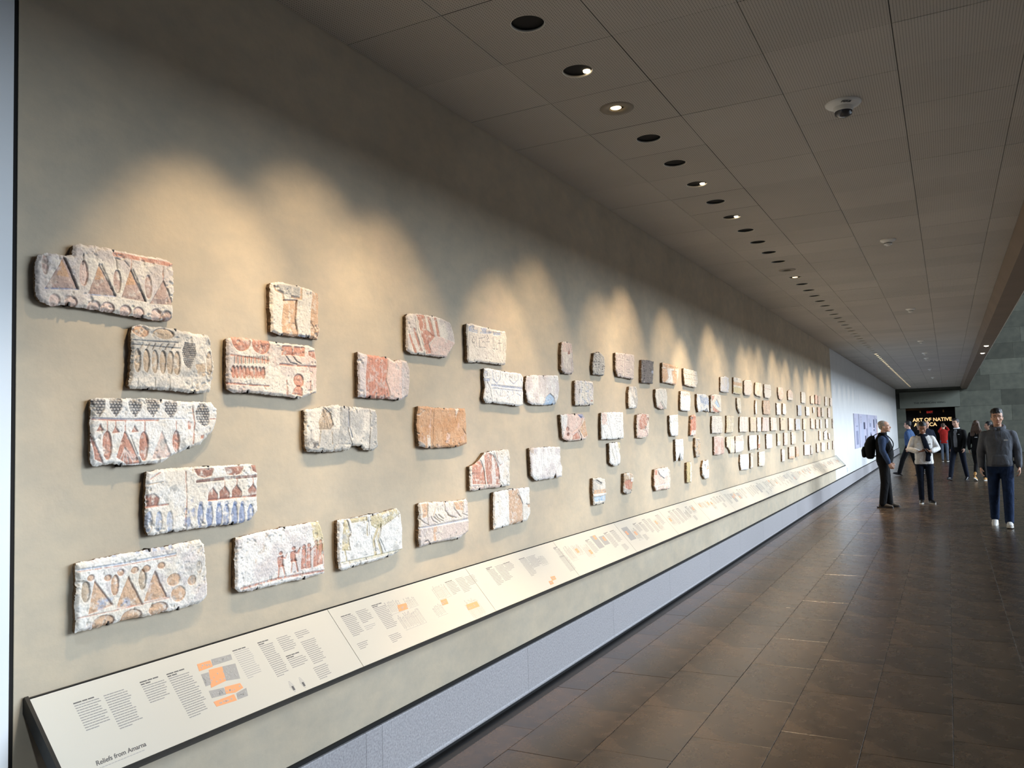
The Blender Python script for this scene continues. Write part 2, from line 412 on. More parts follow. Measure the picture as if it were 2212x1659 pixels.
# dark room behind the doorway
M_ROOM = mat('dark_gallery_wall', (26, 18, 14), .8, .15, 2)
dr = MB(); dr.box(-3.2, YEND + 3.4, 0, 1.8, YEND + 3.5, 3.3); dr.box(-3.3, YEND + .5, 0, -3.2, YEND + 3.5, 3.3); dr.box(1.8, YEND + .5, 0, 1.9, YEND + 3.5, 3.3); dr.box(-3.3, YEND + .5, 3.3, 1.9, YEND + 3.5, 3.4)
room = tag(dr.build('wall_gallery', M_ROOM), kind='structure')
M_GLOW = mat('lit_letters', (255, 214, 150), .6, 0, emit=.75)
sg = tag(empty('gallery_sign', (-.75, YEND + 1.9, 1.5)), 'dark gallery partition with warm lit letters reading ART OF NATIVE AMERICA, in the far doorway', 'sign')
b = MB(); b.bevbox(-1.45, 0, -1.5, 1.4, .12, .86, .01, axis='y-'); b.build('panel', mat('sign_partition', (20, 14, 12), .8, .1), sg)
for body, z in (('ART OF NATIVE', .235), ('AMERICA', -.035)):
    text_mesh('lettering', body, .275, M_GLOW, sg, Matrix.Translation((-.01 if z > 0 else -.36, -.004, z)) @ Matrix.Rotation(R(90), 4, 'X'), .004, 'CENTER', bold=.006)
es = tag(empty('exit_sign', (-.84, YEND + .9, 2.24)), 'dim red exit sign hanging over the far doorway', 'sign')
b = MB(); b.bevbox(-.17, 0, -.1, .17, .06, .1, .008, axis='y-'); b.build('case', M_DARK, es)
b = MB(); b.box(-.01, .02, .1, .01, .04, .9); b.build('hanger', M_DARK, es)
text_mesh('lettering', 'EXIT', .15, mat('exit_red', (190, 40, 24), .6, 0, emit=.35), es, Matrix.Translation((0, -.002, -.055)) @ Matrix.Rotation(R(90), 4, 'X'), .002, 'CENTER', bold=.003)
for i, x in enumerate((-1.31, -.16)):
    t = tag(empty('spotlight', (x, YEND + .9, 2.27)), 'small dim brass spotlight in the far doorway, on the %s side of the exit sign' % ('lettered wall corner' if i else 'pale wall'), 'light', 'spotlights beside the exit sign')
    t['label'] = ('small dim spotlight in the far doorway, between exit sign and stone blocks' if i else 'small dim spotlight in the far doorway, between exit sign and white wall')
    b = MB(); b.lathe([(.02, .08), (.035, .06), (.045, -.06), (.04, -.065)], 14); b.build('shade', mat('brass', (150, 110, 60), .4, .1, metal=.6), t)
    b = MB(); b.box(-.008, -.008, .07, .008, .008, .9); b.build('stem', M_DARK, t)
light('gallery_glow', 'POINT', (-1.9, YEND + 2.6, 2.6), (0, 0, -1), 5, (1, .6, .3), shadow_soft_size=.1)

# ------------------------------------------------------------------ stone reliefs on the wall
RELIEFS=[
('wide limestone relief with four faded cone shapes and a stepped top edge, topmost and nearest','w','l',32,1511,2086,[2,143,13,158,31,165,72,169,100,168,118,174,123,207,143,216,206,219,284,220,333,220,396,221,466,222,504,215,507,179,504,56,501,17,483,4,430,0,379,3,265,6,181,10,101,11,60,4,19,10,4,29,0,71,0,113],[('n','L',0.5,60),('l','r',15,1,[264,204,333,205,507,207]),('p','m',3,[90,165,137,69,29,55],1),('p','m',3,[210,161,269,64,173,59],1),('p','m',3,[327,162,387,60,292,62],1),('p','m',3,[459,145,506,64,404,56],1),('p','o',0,[210,159,230,113,195,107]),('p','o',0,[327,161,349,113,310,107]),('p','o',0,[83,157,108,101,66,101]),('e','m',3,28,128,10,30),('e','p',3,155,122,14,40,1),('e','m',3,276,113,14,39,1),('e','m',3,396,113,14,42),('l','B',5,1,[29,55,137,67]),('l','B',5,1,[177,56,269,62]),('l','k',4,2,[93,159,137,69]),('l','k',4,2,[218,160,269,65]),('l','k',4,2,[335,162,387,60]),('l','k',4,2,[154,149,154,184]),('l','k',3,2,[276,156,272,191,304,186,321,170]),('l','r',3,1,[327,162,329,194]),('l','r',3,1,[457,144,457,193]),('e','p',3,59,22,18,20),('e','p',3,112,24,20,18,1),('e','p',3,192,19,22,19),('e','p',3,241,19,24,20,1),('e','p',3,308,19,20,18,1),('e','p',3,358,19,20,18,1),('e','p',3,430,20,21,20,1),('e','m',3,474,20,20,19,1)]),
('limestone relief with a row of ochre jars and a dark bunch of grapes','w','g',32,1831,1836,[15,218,46,228,75,229,93,226,181,229,209,224,284,220,338,223,353,199,358,147,368,120,362,68,354,47,346,7,302,0,254,0,180,6,96,6,46,7,9,7,0,17,9,68,13,140,12,194],[('n','g',0.35,50),('e','o',3,48,205,30,18,1),('e','t',3,141,206,42,18,1),('l','k',3,2,[17,173,88,175,199,179]),('l','k',3,2,[17,158,208,159]),('e','t',3,33,105,12,40,1),('e','t',3,68,105,12,40,1),('e','t',3,102,105,13,40,1),('e','t',3,136,105,13,41,1),('e','t',3,167,105,14,41,1),('e','t',3,195,105,14,42,1),('l','k',4,2,[42,142,54,161]),('l','k',4,2,[67,144,80,164]),('l','k',4,2,[92,146,105,166]),('l','k',4,2,[118,148,132,168]),('l','k',4,2,[145,150,158,170]),('l','k',4,2,[172,152,185,173]),('g','k',9,[227,184,274,180,279,141,250,85,227,103,217,145]),('e','t',3,342,114,14,44,1),('p','t',1,[274,106,322,113,322,66,293,56]),('l','g',3,2,[33,44,35,8]),('l','g',3,2,[101,47,103,10]),('l','g',3,2,[162,50,164,13]),('l','g',3,2,[259,55,261,16]),('n','w',0.7,40,[-4,53,367,72,351,0,-8,-4])]),
('pinkish limestone relief with two red discs above a rack of bottles','w','l',32,2256,1830,[4,220,38,232,130,232,233,230,305,228,457,234,503,222,509,179,515,138,510,73,512,28,452,14,400,0,325,6,229,10,144,16,78,16,30,16,4,24,0,87,3,148],[('n','p',0.6,60),('e','r',3,74,218,48,40,1),('e','r',3,179,215,47,42,1),('l','r',6,1,[19,159,118,156,220,150]),('e','r',3,31,95,9,24,1),('e','r',3,50,95,9,24,1),('e','r',3,69,96,10,24,1),('e','r',3,89,96,9,24,1),('e','r',3,108,96,10,24,1),('e','r',3,128,97,10,24,1),('e','r',3,148,97,10,24,1),('e','r',3,169,97,10,24,1),('e','r',3,189,98,10,24,1),('l','k',4,2,[37,154,37,126]),('l','k',4,2,[56,156,56,127]),('l','k',4,2,[76,157,75,128]),('l','k',4,2,[95,158,95,129]),('l','k',4,2,[115,160,114,131]),('l','k',4,2,[135,161,134,132]),('l','k',4,2,[155,163,154,133]),('l','k',4,2,[175,164,175,135]),('l','k',4,2,[196,166,195,136]),('l','k',4,2,[217,167,216,137]),('l','r',7,2,[47,151,46,131]),('l','r',7,2,[66,152,66,132]),('l','r',7,2,[85,154,85,133]),('l','r',7,2,[105,155,105,134]),('l','r',7,2,[125,156,124,136]),('l','r',7,2,[145,158,144,137]),('l','r',7,2,[165,159,165,138]),('l','r',7,2,[185,161,185,139]),('l','r',7,2,[206,162,206,141]),('l','r',7,2,[5,50,89,47,218,46]),('p','r',3,[295,218,354,221,362,182,292,177]),('p','r',3,[366,220,434,223,429,180,356,181]),('p','r',3,[456,207,503,213,509,169,456,189]),('l','k',4,3,[316,178,346,150,384,146]),('l','k',4,3,[359,182,384,157,409,149]),('l','r',9,2,[285,139,384,139,515,142]),('e','r',3,394,77,30,28,1),('p','r',3,[385,55,401,55,414,38,413,11,350,18,363,40]),('l','r',6,2,[320,74,325,17]),('l','r',6,2,[467,76,469,26])]),
('squarish relief with an ochre standing body beside a red striped edge','w','w',32,2492,2091,[2,211,24,219,61,223,161,224,252,217,293,207,302,166,294,95,299,49,285,1,235,4,169,5,94,2,45,0,5,11,0,97],[('p','o',3,[72,149,156,161,152,115,142,78,157,26,156,3,66,-1,61,60,68,105],1),('p','o',3,[252,217,293,207,302,166,292,39,278,1,238,4,235,79],1),('p','g',-1,[30,214,167,223,173,185,109,161,60,183]),('l','o',11,3,[21,199,30,183,66,179,73,149]),('l','o',11,3,[180,211,176,168,122,169]),('l','k',4,3,[153,156,142,78,156,26]),('l','k',4,2,[236,79,269,41,258,8]),('p','b',0,[163,12,228,14,221,3,160,1]),('n','g',0.25,30,[160,211,246,214,231,15,157,8])]),
('relief with a broad smooth red vertical band between pale pink borders','l','L',32,3050,1843,[5,218,68,212,174,207,251,205,294,190,339,206,393,196,420,160,417,85,400,20,341,0,227,2,127,2,31,5,0,6,1,117],[('p','r',2,[72,213,235,207,227,128,217,92,245,36,244,0,58,0,53,94]),('p','L',0,[6,220,72,213,53,94,58,0,-5,-1]),('l','k',4,3,[235,207,227,128,217,92,245,36,246,3]),('l','R',2,1,[84,206,77,101,86,4]),('l','R',2,1,[107,205,99,102,109,4]),('l','R',2,1,[129,203,122,103,131,5]),('l','R',2,1,[152,202,145,104,155,5]),('l','R',2,1,[176,200,169,105,178,6]),('l','R',2,1,[199,199,192,106,201,7]),('n','g',0.5,14,[357,199,430,193,414,10,341,2]),('p','p',1,[235,207,348,199,341,2,248,3,220,92])]),
('grey-white relief with a small pleated cone figure and a broken lower edge','w','g',32,2685,1595,[1,188,56,194,121,206,189,213,284,209,366,205,451,200,499,195,508,153,505,62,509,20,474,0,398,5,370,24,315,28,288,8,209,5,84,4,21,11,2,28,0,81,4,151],[('n','g',0.3,60),('p','t',3,[121,201,162,179,182,123,161,104,90,104,83,135],1),('l','k',2,1,[121,190,103,110]),('l','k',2,1,[121,190,123,110]),('l','k',2,1,[121,190,144,110]),('l','k',2,1,[121,190,165,109]),('l','t',4,2,[98,102,85,42]),('l','t',4,2,[169,101,176,40]),('p','g',2,[231,203,295,204,286,94,315,31,210,39,229,123],1),('l','b',6,3,[293,198,293,117,316,65]),('l','k',5,3,[446,194,450,105,436,10]),('p','g',1,[455,194,499,189,507,122,453,111]),('n','k',0.55,40,[-8,124,55,124,85,42,60,4,-10,17])]),
('relief with fanned red strips falling beside a bare plastered end','w','l',32,3449,2082,[4,193,17,208,94,216,229,221,341,219,419,203,452,164,465,128,468,91,437,67,411,33,370,3,294,3,156,4,43,0,1,17,0,100],[('p','r',2,[94,211,165,217,180,142,261,109,204,68,158,54,125,112]),('p','r',2,[190,212,215,212,261,109,224,113]),('p','r',2,[254,214,277,215,308,113,284,111]),('p','r',2,[55,139,74,136,139,22,106,20]),('p','r',1,[13,101,30,102,86,8,65,7]),('l','k',3,2,[94,208,102,134,141,63,166,14]),('l','k',3,2,[183,214,224,111]),('l','k',3,2,[76,191,90,108,130,22]),('l','R',3,1,[138,208,174,116,195,67]),('p','r',2,[150,56,195,67,229,19,175,10]),('l','k',2,2,[191,92,212,33]),('n','b',0.4,30,[359,176,437,168,415,123,367,135]),('p','p',-1,[270,110,318,114,473,91,370,3,220,8,208,58])]),
('pale relief with blue-washed picture signs above a plain lower half','w','w',32,4048,2075,[0,224,59,233,136,228,249,225,416,221,473,227,489,180,477,89,466,14,392,10,237,11,158,12,15,0,0,21,3,82,2,164],[('p','b',2,[15,207,80,227,79,194,24,185]),('p','b',2,[151,192,289,206,282,191,150,181]),('p','b',2,[313,202,404,211,402,193,312,185]),('p','b',1,[157,216,238,224,213,196,179,195]),('l','b',6,2,[24,185,117,183,117,195,79,193]),('l','k',3,2,[71,154,89,133,69,115,52,130,71,154]),('l','k',3,2,[137,149,200,160,212,173]),('l','k',3,2,[140,143,134,98,208,101]),('l','k',3,2,[164,123,181,136,204,129]),('l','k',3,2,[235,175,246,161,228,148,220,162,235,175]),('l','k',3,2,[231,148,231,111]),('l','k',3,2,[215,136,256,139]),('l','k',3,2,[305,175,295,99,319,101,311,176]),('l','k',3,2,[339,149,342,100,361,104]),('l','k',3,2,[383,171,391,95]),('l','k',3,2,[363,140,412,144]),('l','k',3,2,[432,175,436,98]),('l','k',3,2,[457,172,458,88]),('l','k',3,2,[476,173,473,89]),('l','k',3,2,[99,162,107,101]),('l','k',3,2,[28,161,20,99]),('n','k',0.3,12,[206,75,253,78,239,43,216,41])]),
('bright white relief with blue oval rings above a band of small signs','W','W',32,4222,1834,[21,218,108,221,240,214,378,212,497,212,529,186,516,99,517,7,456,0,277,8,108,14,27,9,0,37,26,100,18,162],[('l','b',6,2,[114,212,119,155,162,131,202,159,213,212]),('l','b',6,2,[327,209,334,162,386,136,443,167,454,210]),('l','b',6,2,[523,198,487,172,519,149]),('l','b',6,2,[19,184,43,203,48,174,24,168]),('p','b',2,[97,126,518,121,517,107,96,114]),('p','b',2,[18,159,81,159,78,142,17,142]),('l','k',4,4,[46,146,78,96,102,13]),('l','b',4,2,[149,203,158,157]),('l','b',4,2,[227,207,237,172]),('l','b',4,2,[276,204,281,168]),('l','b',4,2,[364,196,375,161]),('l','b',4,2,[403,192,394,162]),('l','b',4,2,[125,103,185,103]),('l','b',4,2,[124,92,123,63]),('l','b',4,2,[148,87,182,53]),('l','b',4,2,[209,100,200,53]),('l','b',4,2,[227,101,232,78,213,66]),('l','b',4,2,[288,94,313,80]),('l','b',4,2,[293,68,329,33]),('l','b',4,2,[371,94,382,71,356,64]),('l','b',4,2,[410,96,462,94]),('l','b',4,2,[422,78,474,67]),('l','b',4,2,[101,102,502,96])]),
('pale striped relief with a light blue arch at the lower corner','W','L',32,4782,1846,[1,151,17,189,102,200,262,204,511,217,522,153,527,113,498,58,455,11,277,1,88,0,26,15,0,89],[('l','t',3,1,[116,194,118,118,91,4]),('l','t',3,1,[203,198,204,121,177,5]),('l','t',3,1,[289,203,291,124,263,7]),('l','t',3,1,[431,210,433,130,403,10]),('n','t',0.3,30,[144,195,203,198,189,5,131,4]),('n','t',0.3,30,[322,204,384,207,369,9,308,8]),('p','S',2,[262,4,296,56,359,82,419,60,450,7],1),('l','k',4,3,[359,84,422,60,455,7]),('n','g',0.5,40,[4,188,73,192,46,3,-7,26])]),
('orange-tan relief slab with thin vertical pleat lines','o','O',32,3529,1593,[12,221,100,219,259,215,389,214,484,219,488,158,491,86,495,15,392,0,212,1,67,2,10,13,0,123],[('l','p',6,1,[129,216,113,103,105,4]),('l','k',3,2,[157,217,143,103,129,3]),('p','w',1,[82,70,111,70,117,4,85,5]),('l','k',3,3,[369,213,366,147]),('p','w',1,[373,213,409,214,373,157]),('p','p',1,[278,81,310,74,301,19,263,27]),('l','k',3,3,[257,34,301,9]),('l','k',4,4,[444,101,477,72,496,43]),('n','p',0.3,40),('p','g',-2,[-1,46,51,25,67,2,4,10])]),
('relief with pink fan-pleated garment and a sloping broken corner','w','W',32,4043,1338,[1,139,78,154,128,182,179,214,281,220,386,223,482,224,491,149,480,84,482,0,320,1,168,3,46,0,0,3,1,68],[('p','r',2,[16,139,115,170,164,113,178,27,22,37]),('p','r',2,[163,190,204,216,279,192,343,111,347,15,191,26]),('p','W',0,[254,190,285,182,302,18,250,22]),('l','R',2,1,[30,142,34,37]),('l','R',2,1,[49,146,53,36]),('l','R',2,1,[69,151,72,35]),('l','R',2,1,[88,156,91,34]),('l','R',2,1,[108,161,111,32]),('l','R',2,1,[127,166,130,31]),('l','R',2,1,[147,171,149,30]),('l','R',2,1,[167,176,169,28]),('l','R',2,1,[198,210,200,31]),('l','R',2,1,[198,210,220,30]),('l','R',2,1,[198,210,241,29]),('l','R',2,1,[198,210,261,27]),('l','R',2,1,[198,210,282,26]),('l','R',2,1,[198,210,302,25]),('l','R',2,1,[198,210,323,23]),('l','p',3,1,[229,200,172,199]),('l','p',3,1,[229,200,165,175]),('l','p',3,1,[229,200,179,217]),('l','p',3,1,[229,200,201,155]),('l','p',3,1,[229,200,252,159]),('l','k',5,3,[122,170,159,120,175,15]),('l','k',5,3,[280,211,322,149,343,47]),('p','p',2,[19,31,159,25,158,2,9,4]),('p','p',2,[194,23,361,15,373,1,180,3]),('l','r',6,2,[313,219,323,162,354,129,381,137])]),
('white relief block with fine vertical grooves and a notch below','W','L',32,4816,1344,[0,216,140,219,304,218,477,214,481,155,469,111,501,66,487,4,399,2,384,29,347,3,189,0,77,0,10,35,1,131],[('l','g',3,2,[65,219,73,4]),('l','g',3,2,[159,217,168,-2]),('l','g',3,2,[188,216,197,-4]),('l','g',3,2,[254,214,262,-8]),('l','g',3,2,[277,213,286,-9]),('l','g',2,1,[304,211,302,54]),('l','g',2,1,[319,211,317,53]),('l','g',2,1,[334,210,332,52]),('l','g',2,1,[350,210,348,51]),('l','g',2,1,[365,210,363,51]),('l','g',2,1,[380,209,378,50]),('l','g',2,1,[396,209,394,49]),('l','g',2,1,[412,208,409,48]),('l','g',2,1,[427,208,425,47]),('l','g',2,1,[443,207,441,47]),('l','g',2,1,[459,207,457,46]),('l','g',2,1,[475,207,473,45]),('n','t',0.4,40,[-15,227,62,225,93,-4,-13,29])]),
('wide relief with three ochre cones and blue-grey streaks, lowest and nearest above the panel','w','W',32,1644,1074,[2,218,60,219,144,222,233,222,333,225,427,229,483,232,504,208,511,145,514,82,517,25,481,3,412,0,326,1,232,4,144,7,71,3,23,2,2,4,0,86,2,158],[('n','L',0.5,60),('p','o',3,[63,152,127,66,42,53],1),('p','o',3,[185,147,239,44,141,53],1),('p','o',3,[288,148,336,52,245,54],1),('e','t',3,33,123,14,32,1),('e','o',3,135,127,14,32,1),('e','t',3,239,128,14,34,1),('l','b',5,2,[7,195,173,192,373,195]),('l','r',3,1,[7,190,173,186,373,189]),('p','b',1,[127,217,144,216,143,227,129,228]),('p','b',1,[215,216,233,215,232,227,217,227]),('p','b',1,[248,216,267,215,265,226,250,227]),('p','b',1,[279,215,298,215,297,226,282,226]),('p','b',1,[311,215,330,214,329,226,313,226]),('p','b',1,[343,214,363,214,361,226,346,226]),('e','o',2,49,164,12,9,1),('e','o',2,110,154,12,9,1),('e','o',2,156,164,12,10,1),('e','o',2,208,164,14,10,1),('e','o',2,254,162,14,10,1),('e','o',2,314,163,14,10,1),('n','b',0.6,30,[44,87,127,91,127,66,44,50]),('n','b',0.6,30,[144,78,236,71,235,45,144,53]),('l','r',3,1,[7,48,127,46,346,48]),('e','o',3,93,16,39,22,1),('e','o',3,196,14,38,22,1),('e','o',3,301,19,38,20,1),('e','o',2,366,106,28,22),('e','o',2,385,54,30,28),('e','o',2,443,91,18,18),('e','t',2,475,133,13,22),('n','g',0.5,50,[359,221,518,212,517,-4,345,8]),('n','k',0.7,40,[-3,38,31,17,23,-1,0,3])]),
('white relief with a procession of small red praying people','W','L',32,2292,1073,[6,216,121,224,275,228,472,230,501,179,511,78,506,3,325,0,118,3,22,7,0,29,0,116],[('n','t',0.35,30,[84,228,171,227,169,72,94,66]),('p','y',0,[420,228,478,229,509,148,499,80,441,127]),('l','r',9,2,[27,21,219,27,509,15]),('e','r',2,239,126,8,7,1),('p','r',2,[223,111,249,115,249,84,256,71,225,72,220,92],1),('l','r',6,2,[244,108,265,102,273,121]),('l','r',7,2,[230,75,222,30]),('l','r',7,2,[249,76,261,29]),('e','r',2,314,136,9,7,1),('p','r',2,[297,122,325,125,324,93,332,81,299,82,294,101],1),('l','r',6,2,[319,119,341,112,350,132]),('l','r',7,2,[305,85,296,39]),('l','r',7,2,[324,86,337,38]),('e','r',2,375,134,10,8,1),('p','r',2,[363,124,386,125,384,44,356,43],1),('e','r',2,406,136,10,8,1),('p','r',2,[395,126,417,126,416,41,387,40],1),('e','r',2,450,142,10,8,1),('p','r',2,[438,131,461,132,459,42,430,41],1),('e','r',2,479,142,10,8,1),('p','r',2,[467,132,491,132,489,46,459,44],1),('p','r',2,[500,139,515,141,515,26,494,25]),('l','r',5,2,[417,111,435,124]),('l','r',5,2,[327,112,350,128])]),
('white relief with yellow animal legs and a yellow hanging tail','W','W',32,2885,1070,[6,224,106,224,236,226,353,229,456,238,481,205,494,117,491,31,407,12,287,5,146,3,39,0,9,8,0,92],[('p','y',2,[44,220,71,218,91,147,77,137,85,80,28,88,34,154],1),('p','y',2,[88,221,207,220,211,202,97,202],1),('p','y',2,[234,219,353,229,456,237,468,206,341,163,286,153,239,176],1),('p','W',-1,[323,214,383,227,383,208,332,196]),('l','y',16,3,[292,164,256,109,270,37]),('l','y',16,3,[313,168,285,106,319,35]),('l','k',3,3,[321,167,302,110,347,41]),('l','k',3,3,[238,129,259,36]),('l','y',7,2,[209,217,209,133]),('l','k',3,2,[222,216,223,131]),('l','y',6,2,[22,34,192,31,491,31]),('l','y',3,1,[31,26,192,24,491,23]),('l','y',9,2,[45,85,57,39]),('l','k',4,3,[69,218,94,158,79,140]),('n','g',0.4,50)]),
('relief with a frieze of carved walking legs above a blank band','w','L',32,3515,1088,[12,226,89,225,209,215,368,210,479,210,496,191,505,143,501,78,493,27,402,0,251,5,149,7,80,5,13,3,0,42,13,120],[('l','b',5,3,[7,98,173,96,502,96]),('l','t',3,2,[7,103,173,102,503,102]),('l','t',5,3,[89,223,86,160,89,111]),('l','t',5,3,[178,212,156,176,135,145,204,110]),('l','t',5,3,[250,212,253,166,299,134,363,116]),('l','t',5,3,[346,203,344,169,408,123]),('l','t',5,3,[440,207,443,166,430,132,492,115]),('l','t',5,3,[156,154,185,129,235,112]),('l','t',5,3,[186,151,236,123]),('l','t',5,3,[279,141,331,119]),('l','t',5,3,[365,144,418,116]),('l','t',5,3,[14,146,56,120,94,106]),('l','t',5,3,[115,147,134,123,174,108]),('p','o',1,[31,219,89,220,86,150,38,149]),('p','o',1,[346,203,434,205,437,149,365,162]),('p','l',-1,[7,94,502,87,493,21,149,7,13,8]),('p','o',0,[138,90,168,92,155,17,135,19]),('l','k',5,4,[52,24,81,29,100,7])]),
('relief with a tan pleated panel between two white strips','W','w',32,4304,1089,[12,223,124,224,261,224,419,222,487,218,489,136,483,49,435,7,290,9,151,5,19,1,0,0,2,96],[('p','o',2,[194,220,318,221,372,133,372,11,192,6]),('l','t',2,1,[316,190,209,172]),('l','t',2,1,[316,190,207,140]),('l','t',2,1,[316,190,212,108]),('l','t',2,1,[316,190,223,68]),('l','t',2,1,[316,190,233,9]),('l','k',5,3,[308,191,356,154,380,119]),('l','k',3,3,[380,119,376,10]),('l','p',4,1,[236,54,279,69,290,16]),('l','k',5,3,[427,118,449,109,479,113]),('p','o',1,[442,110,484,110,482,90,455,92]),('n','g',0.4,40,[324,216,479,218,482,150,383,119])]),
('relief with dark grape bunches above red carrots and fans, pointed at one end','W','w',32,1694,1586,[2,219,54,225,123,224,246,227,325,220,413,220,489,217,515,194,515,147,494,114,458,82,435,64,379,50,308,23,261,3,186,0,114,1,77,9,40,5,9,2,2,14,0,90,1,150],[('g','k',12,[2,218,49,219,47,187,27,160,6,186]),('g','k',12,[63,220,111,222,109,188,88,161,66,188]),('g','k',12,[135,220,186,221,183,187,161,159,139,187]),('g','k',12,[203,222,257,223,254,188,231,160,207,187]),('g','k',12,[277,219,333,221,330,185,306,156,281,184]),('g','k',12,[413,183,431,214,459,212,476,184,473,138,453,128,421,142]),('l','r',8,2,[9,155,76,152,251,152]),('l','b',4,1,[9,158,123,155,368,157]),('p','r',2,[19,116,27,128,30,138,35,128,43,118],1),('p','r',2,[76,109,84,122,88,131,93,122,101,111],1),('p','r',2,[147,111,155,123,159,133,164,123,173,113],1),('p','r',1,[379,149,396,144,390,117,379,120]),('p','r',1,[435,96,450,98,450,84,435,85]),('l','r',4,1,[56,147,56,110]),('l','r',4,1,[123,147,123,117]),('l','r',4,1,[198,147,198,112]),('l','r',4,1,[327,147,327,116]),('l','r',4,1,[88,147,88,130]),('e','r',3,57,69,16,46,1),('e','r',3,195,63,16,49,1),('e','r',3,327,76,14,38,1),('p','r',2,[121,114,181,7,133,4,90,29],1),('l','W',3,1,[121,59,100,10]),('l','W',3,1,[121,59,118,9]),('l','W',3,1,[121,59,137,8]),('l','W',3,1,[121,59,156,8]),('p','p',2,[267,114,308,23,225,15]),('p','r',2,[2,102,41,13,14,26],1),('l','r',5,2,[399,201,410,138,401,67]),('l','k',3,2,[142,100,183,9]),('l','r',4,1,[477,156,515,157]),('n','g',0.5,40,[211,117,379,115,368,48,210,18])]),
('relief with red domes above a row of blue vases','w','W',32,1897,1343,[7,220,68,224,132,225,209,226,338,224,444,224,510,221,516,172,512,98,514,39,487,7,435,0,336,2,230,2,141,3,68,3,12,1,2,32,0,96,1,168],[('n','g',0.6,40,[58,198,159,219,164,112,78,110]),('p','R',2,[203,217,290,216,281,190,249,184,220,193],1),('p','R',2,[344,215,441,217,425,191,393,184,356,190],1),('p','R',2,[480,218,513,216,513,186,486,198],1),('l','R',10,2,[214,172,349,176,514,175]),('l','k',3,2,[214,169,514,171]),('p','R',2,[265,100,267,127,288,145,310,119,309,98],1),('p','R',2,[320,100,321,128,343,146,366,120,365,99],1),('p','R',2,[379,100,381,128,404,147,428,120,426,98],1),('p','R',2,[460,96,462,125,486,144,510,117,509,95],1),('l','r',4,1,[343,146,343,173]),('l','r',4,1,[404,147,404,174]),('l','r',4,1,[486,144,486,172]),('l','r',6,2,[265,99,379,100,513,98]),('e','B',2,230,47,14,43),('e','B',2,271,43,15,44),('e','B',2,315,39,16,44),('e','B',2,351,35,16,44),('e','B',2,391,31,16,45),('e','B',2,429,27,16,46),('e','B',2,474,23,17,46),('e','B',1,231,90,9,9),('e','B',1,271,87,9,9),('e','B',1,315,83,10,9),('e','B',1,352,80,10,10),('e','B',1,392,76,10,10),('e','B',1,430,73,10,10),('e','b',2,12,48,13,36),('e','b',2,51,44,14,36),('e','b',2,96,39,14,37),('p','R',2,[2,138,32,143,54,125,46,100,5,99]),('l','r',6,2,[2,98,89,101]),('l','r',4,2,[164,210,169,111,163,18]),('l','r',4,1,[17,192,58,213]),('l','t',4,1,[12,175,68,180]),('n','B',0.5,30,[120,107,208,117,207,9,120,14])]),
('narrow tall relief with a small dark red triangle over long pleats','l','w',32,5356,2081,[25,224,89,238,203,230,211,148,219,72,215,24,184,2,42,0,0,30,6,144],[('p','p',1,[25,226,203,230,204,159,20,157]),('p','R',3,[142,190,157,149,114,144]),('S','g',[0.15,0.3,0.45,0.6,0.75,0.9],4,2,0.0),('S','t',[0.22,0.52,0.82],3,1,0.0)]),
('small grey rounded fragment pitted like pumice, in the upper row','g','g',32,5951,2102,[39,173,158,189,250,160,259,77,235,5,174,2,73,3,10,0,0,74,18,125],[('T','k',3,0.1,0.9,0.1,0.9),('n','k',0.4,14),('n','w',0.3,25)]),
('tall plain grey-beige relief with two faint columns of carved signs','l','l',32,6456,2107,[12,206,205,215,469,221,469,129,433,0,221,4,38,8,0,60],[('T','g',2,0.05,0.9,0.25,0.95),('l','w',14,-1,[175,213,158,1]),('n','w',0.3,30)]),
('dark grey relief with columns of incised signs, darkest in the upper row','G','G',32,7100,2088,[36,208,218,220,370,215,344,105,319,2,168,3,0,0,11,123],[('T','k',3,0.1,0.8,0.1,0.9),('n','k',0.35,30),('p','b',1,[287,124,346,127,338,97,277,101])]),
('relief with two tan kilted legs under a tan beam, beneath the brightest lamp','w','o',32,7723,2109,[25,203,265,204,568,199,538,94,455,0,211,7,0,9,9,114],[('p','o',2,[30,203,568,199,569,170,25,162],1),('p','W',0,[100,151,367,158,305,10,186,13]),('p','o',2,[296,138,474,140,456,9,359,5],1),('p','o',2,[23,146,152,154,192,61,82,17,6,21],1)]),
('small cream relief with three rows of faint carving, last in the upper row','w','w',32,8471,2109,[7,189,265,187,504,182,536,78,458,0,175,6,16,13,0,104],[('B','t',0.28,0.31,0,1,1),('B','t',0.55,0.58,0,1,1),('T','t',5,0.1,0.95,0.08,0.9)]),
('white relief with grey flecked vertical columns, just below the pleated narrow one','w','L',32,5582,1855,[16,187,164,190,354,189,362,103,353,10,163,3,0,0,2,92],[('S','g',[0.12,0.2,0.5,0.7],5,2,0.0),('T','g',3,0.3,0.95,0.1,0.9),('n','b',0.4,30),('p','k',3,[71,120,90,124,87,94,67,91]),('p','r',1,[292,45,332,46,332,37,291,36])]),
('small white fragment with a slanting grey shoulder shape','w','g',32,6735,1852,[38,189,200,193,238,160,248,68,209,3,9,0,0,62,14,138],[('p','W',2,[32,166,199,3,33,1]),('p','g',2,[137,191,238,160,244,32,189,102]),('l','k',4,2,[53,174,220,11])]),
('white pleated relief with a pink wedge at its foot','w','w',32,7487,1855,[14,186,133,201,334,201,363,124,334,6,156,0,36,20,0,114],[('S','k',[0.2,0.32,0.5,0.72],3,2,0.05),('S','r',[0.28,0.65],3,1,0.08),('p','p',3,[140,72,256,-3,47,17],1),('l','k',6,4,[166,80,282,5])]),
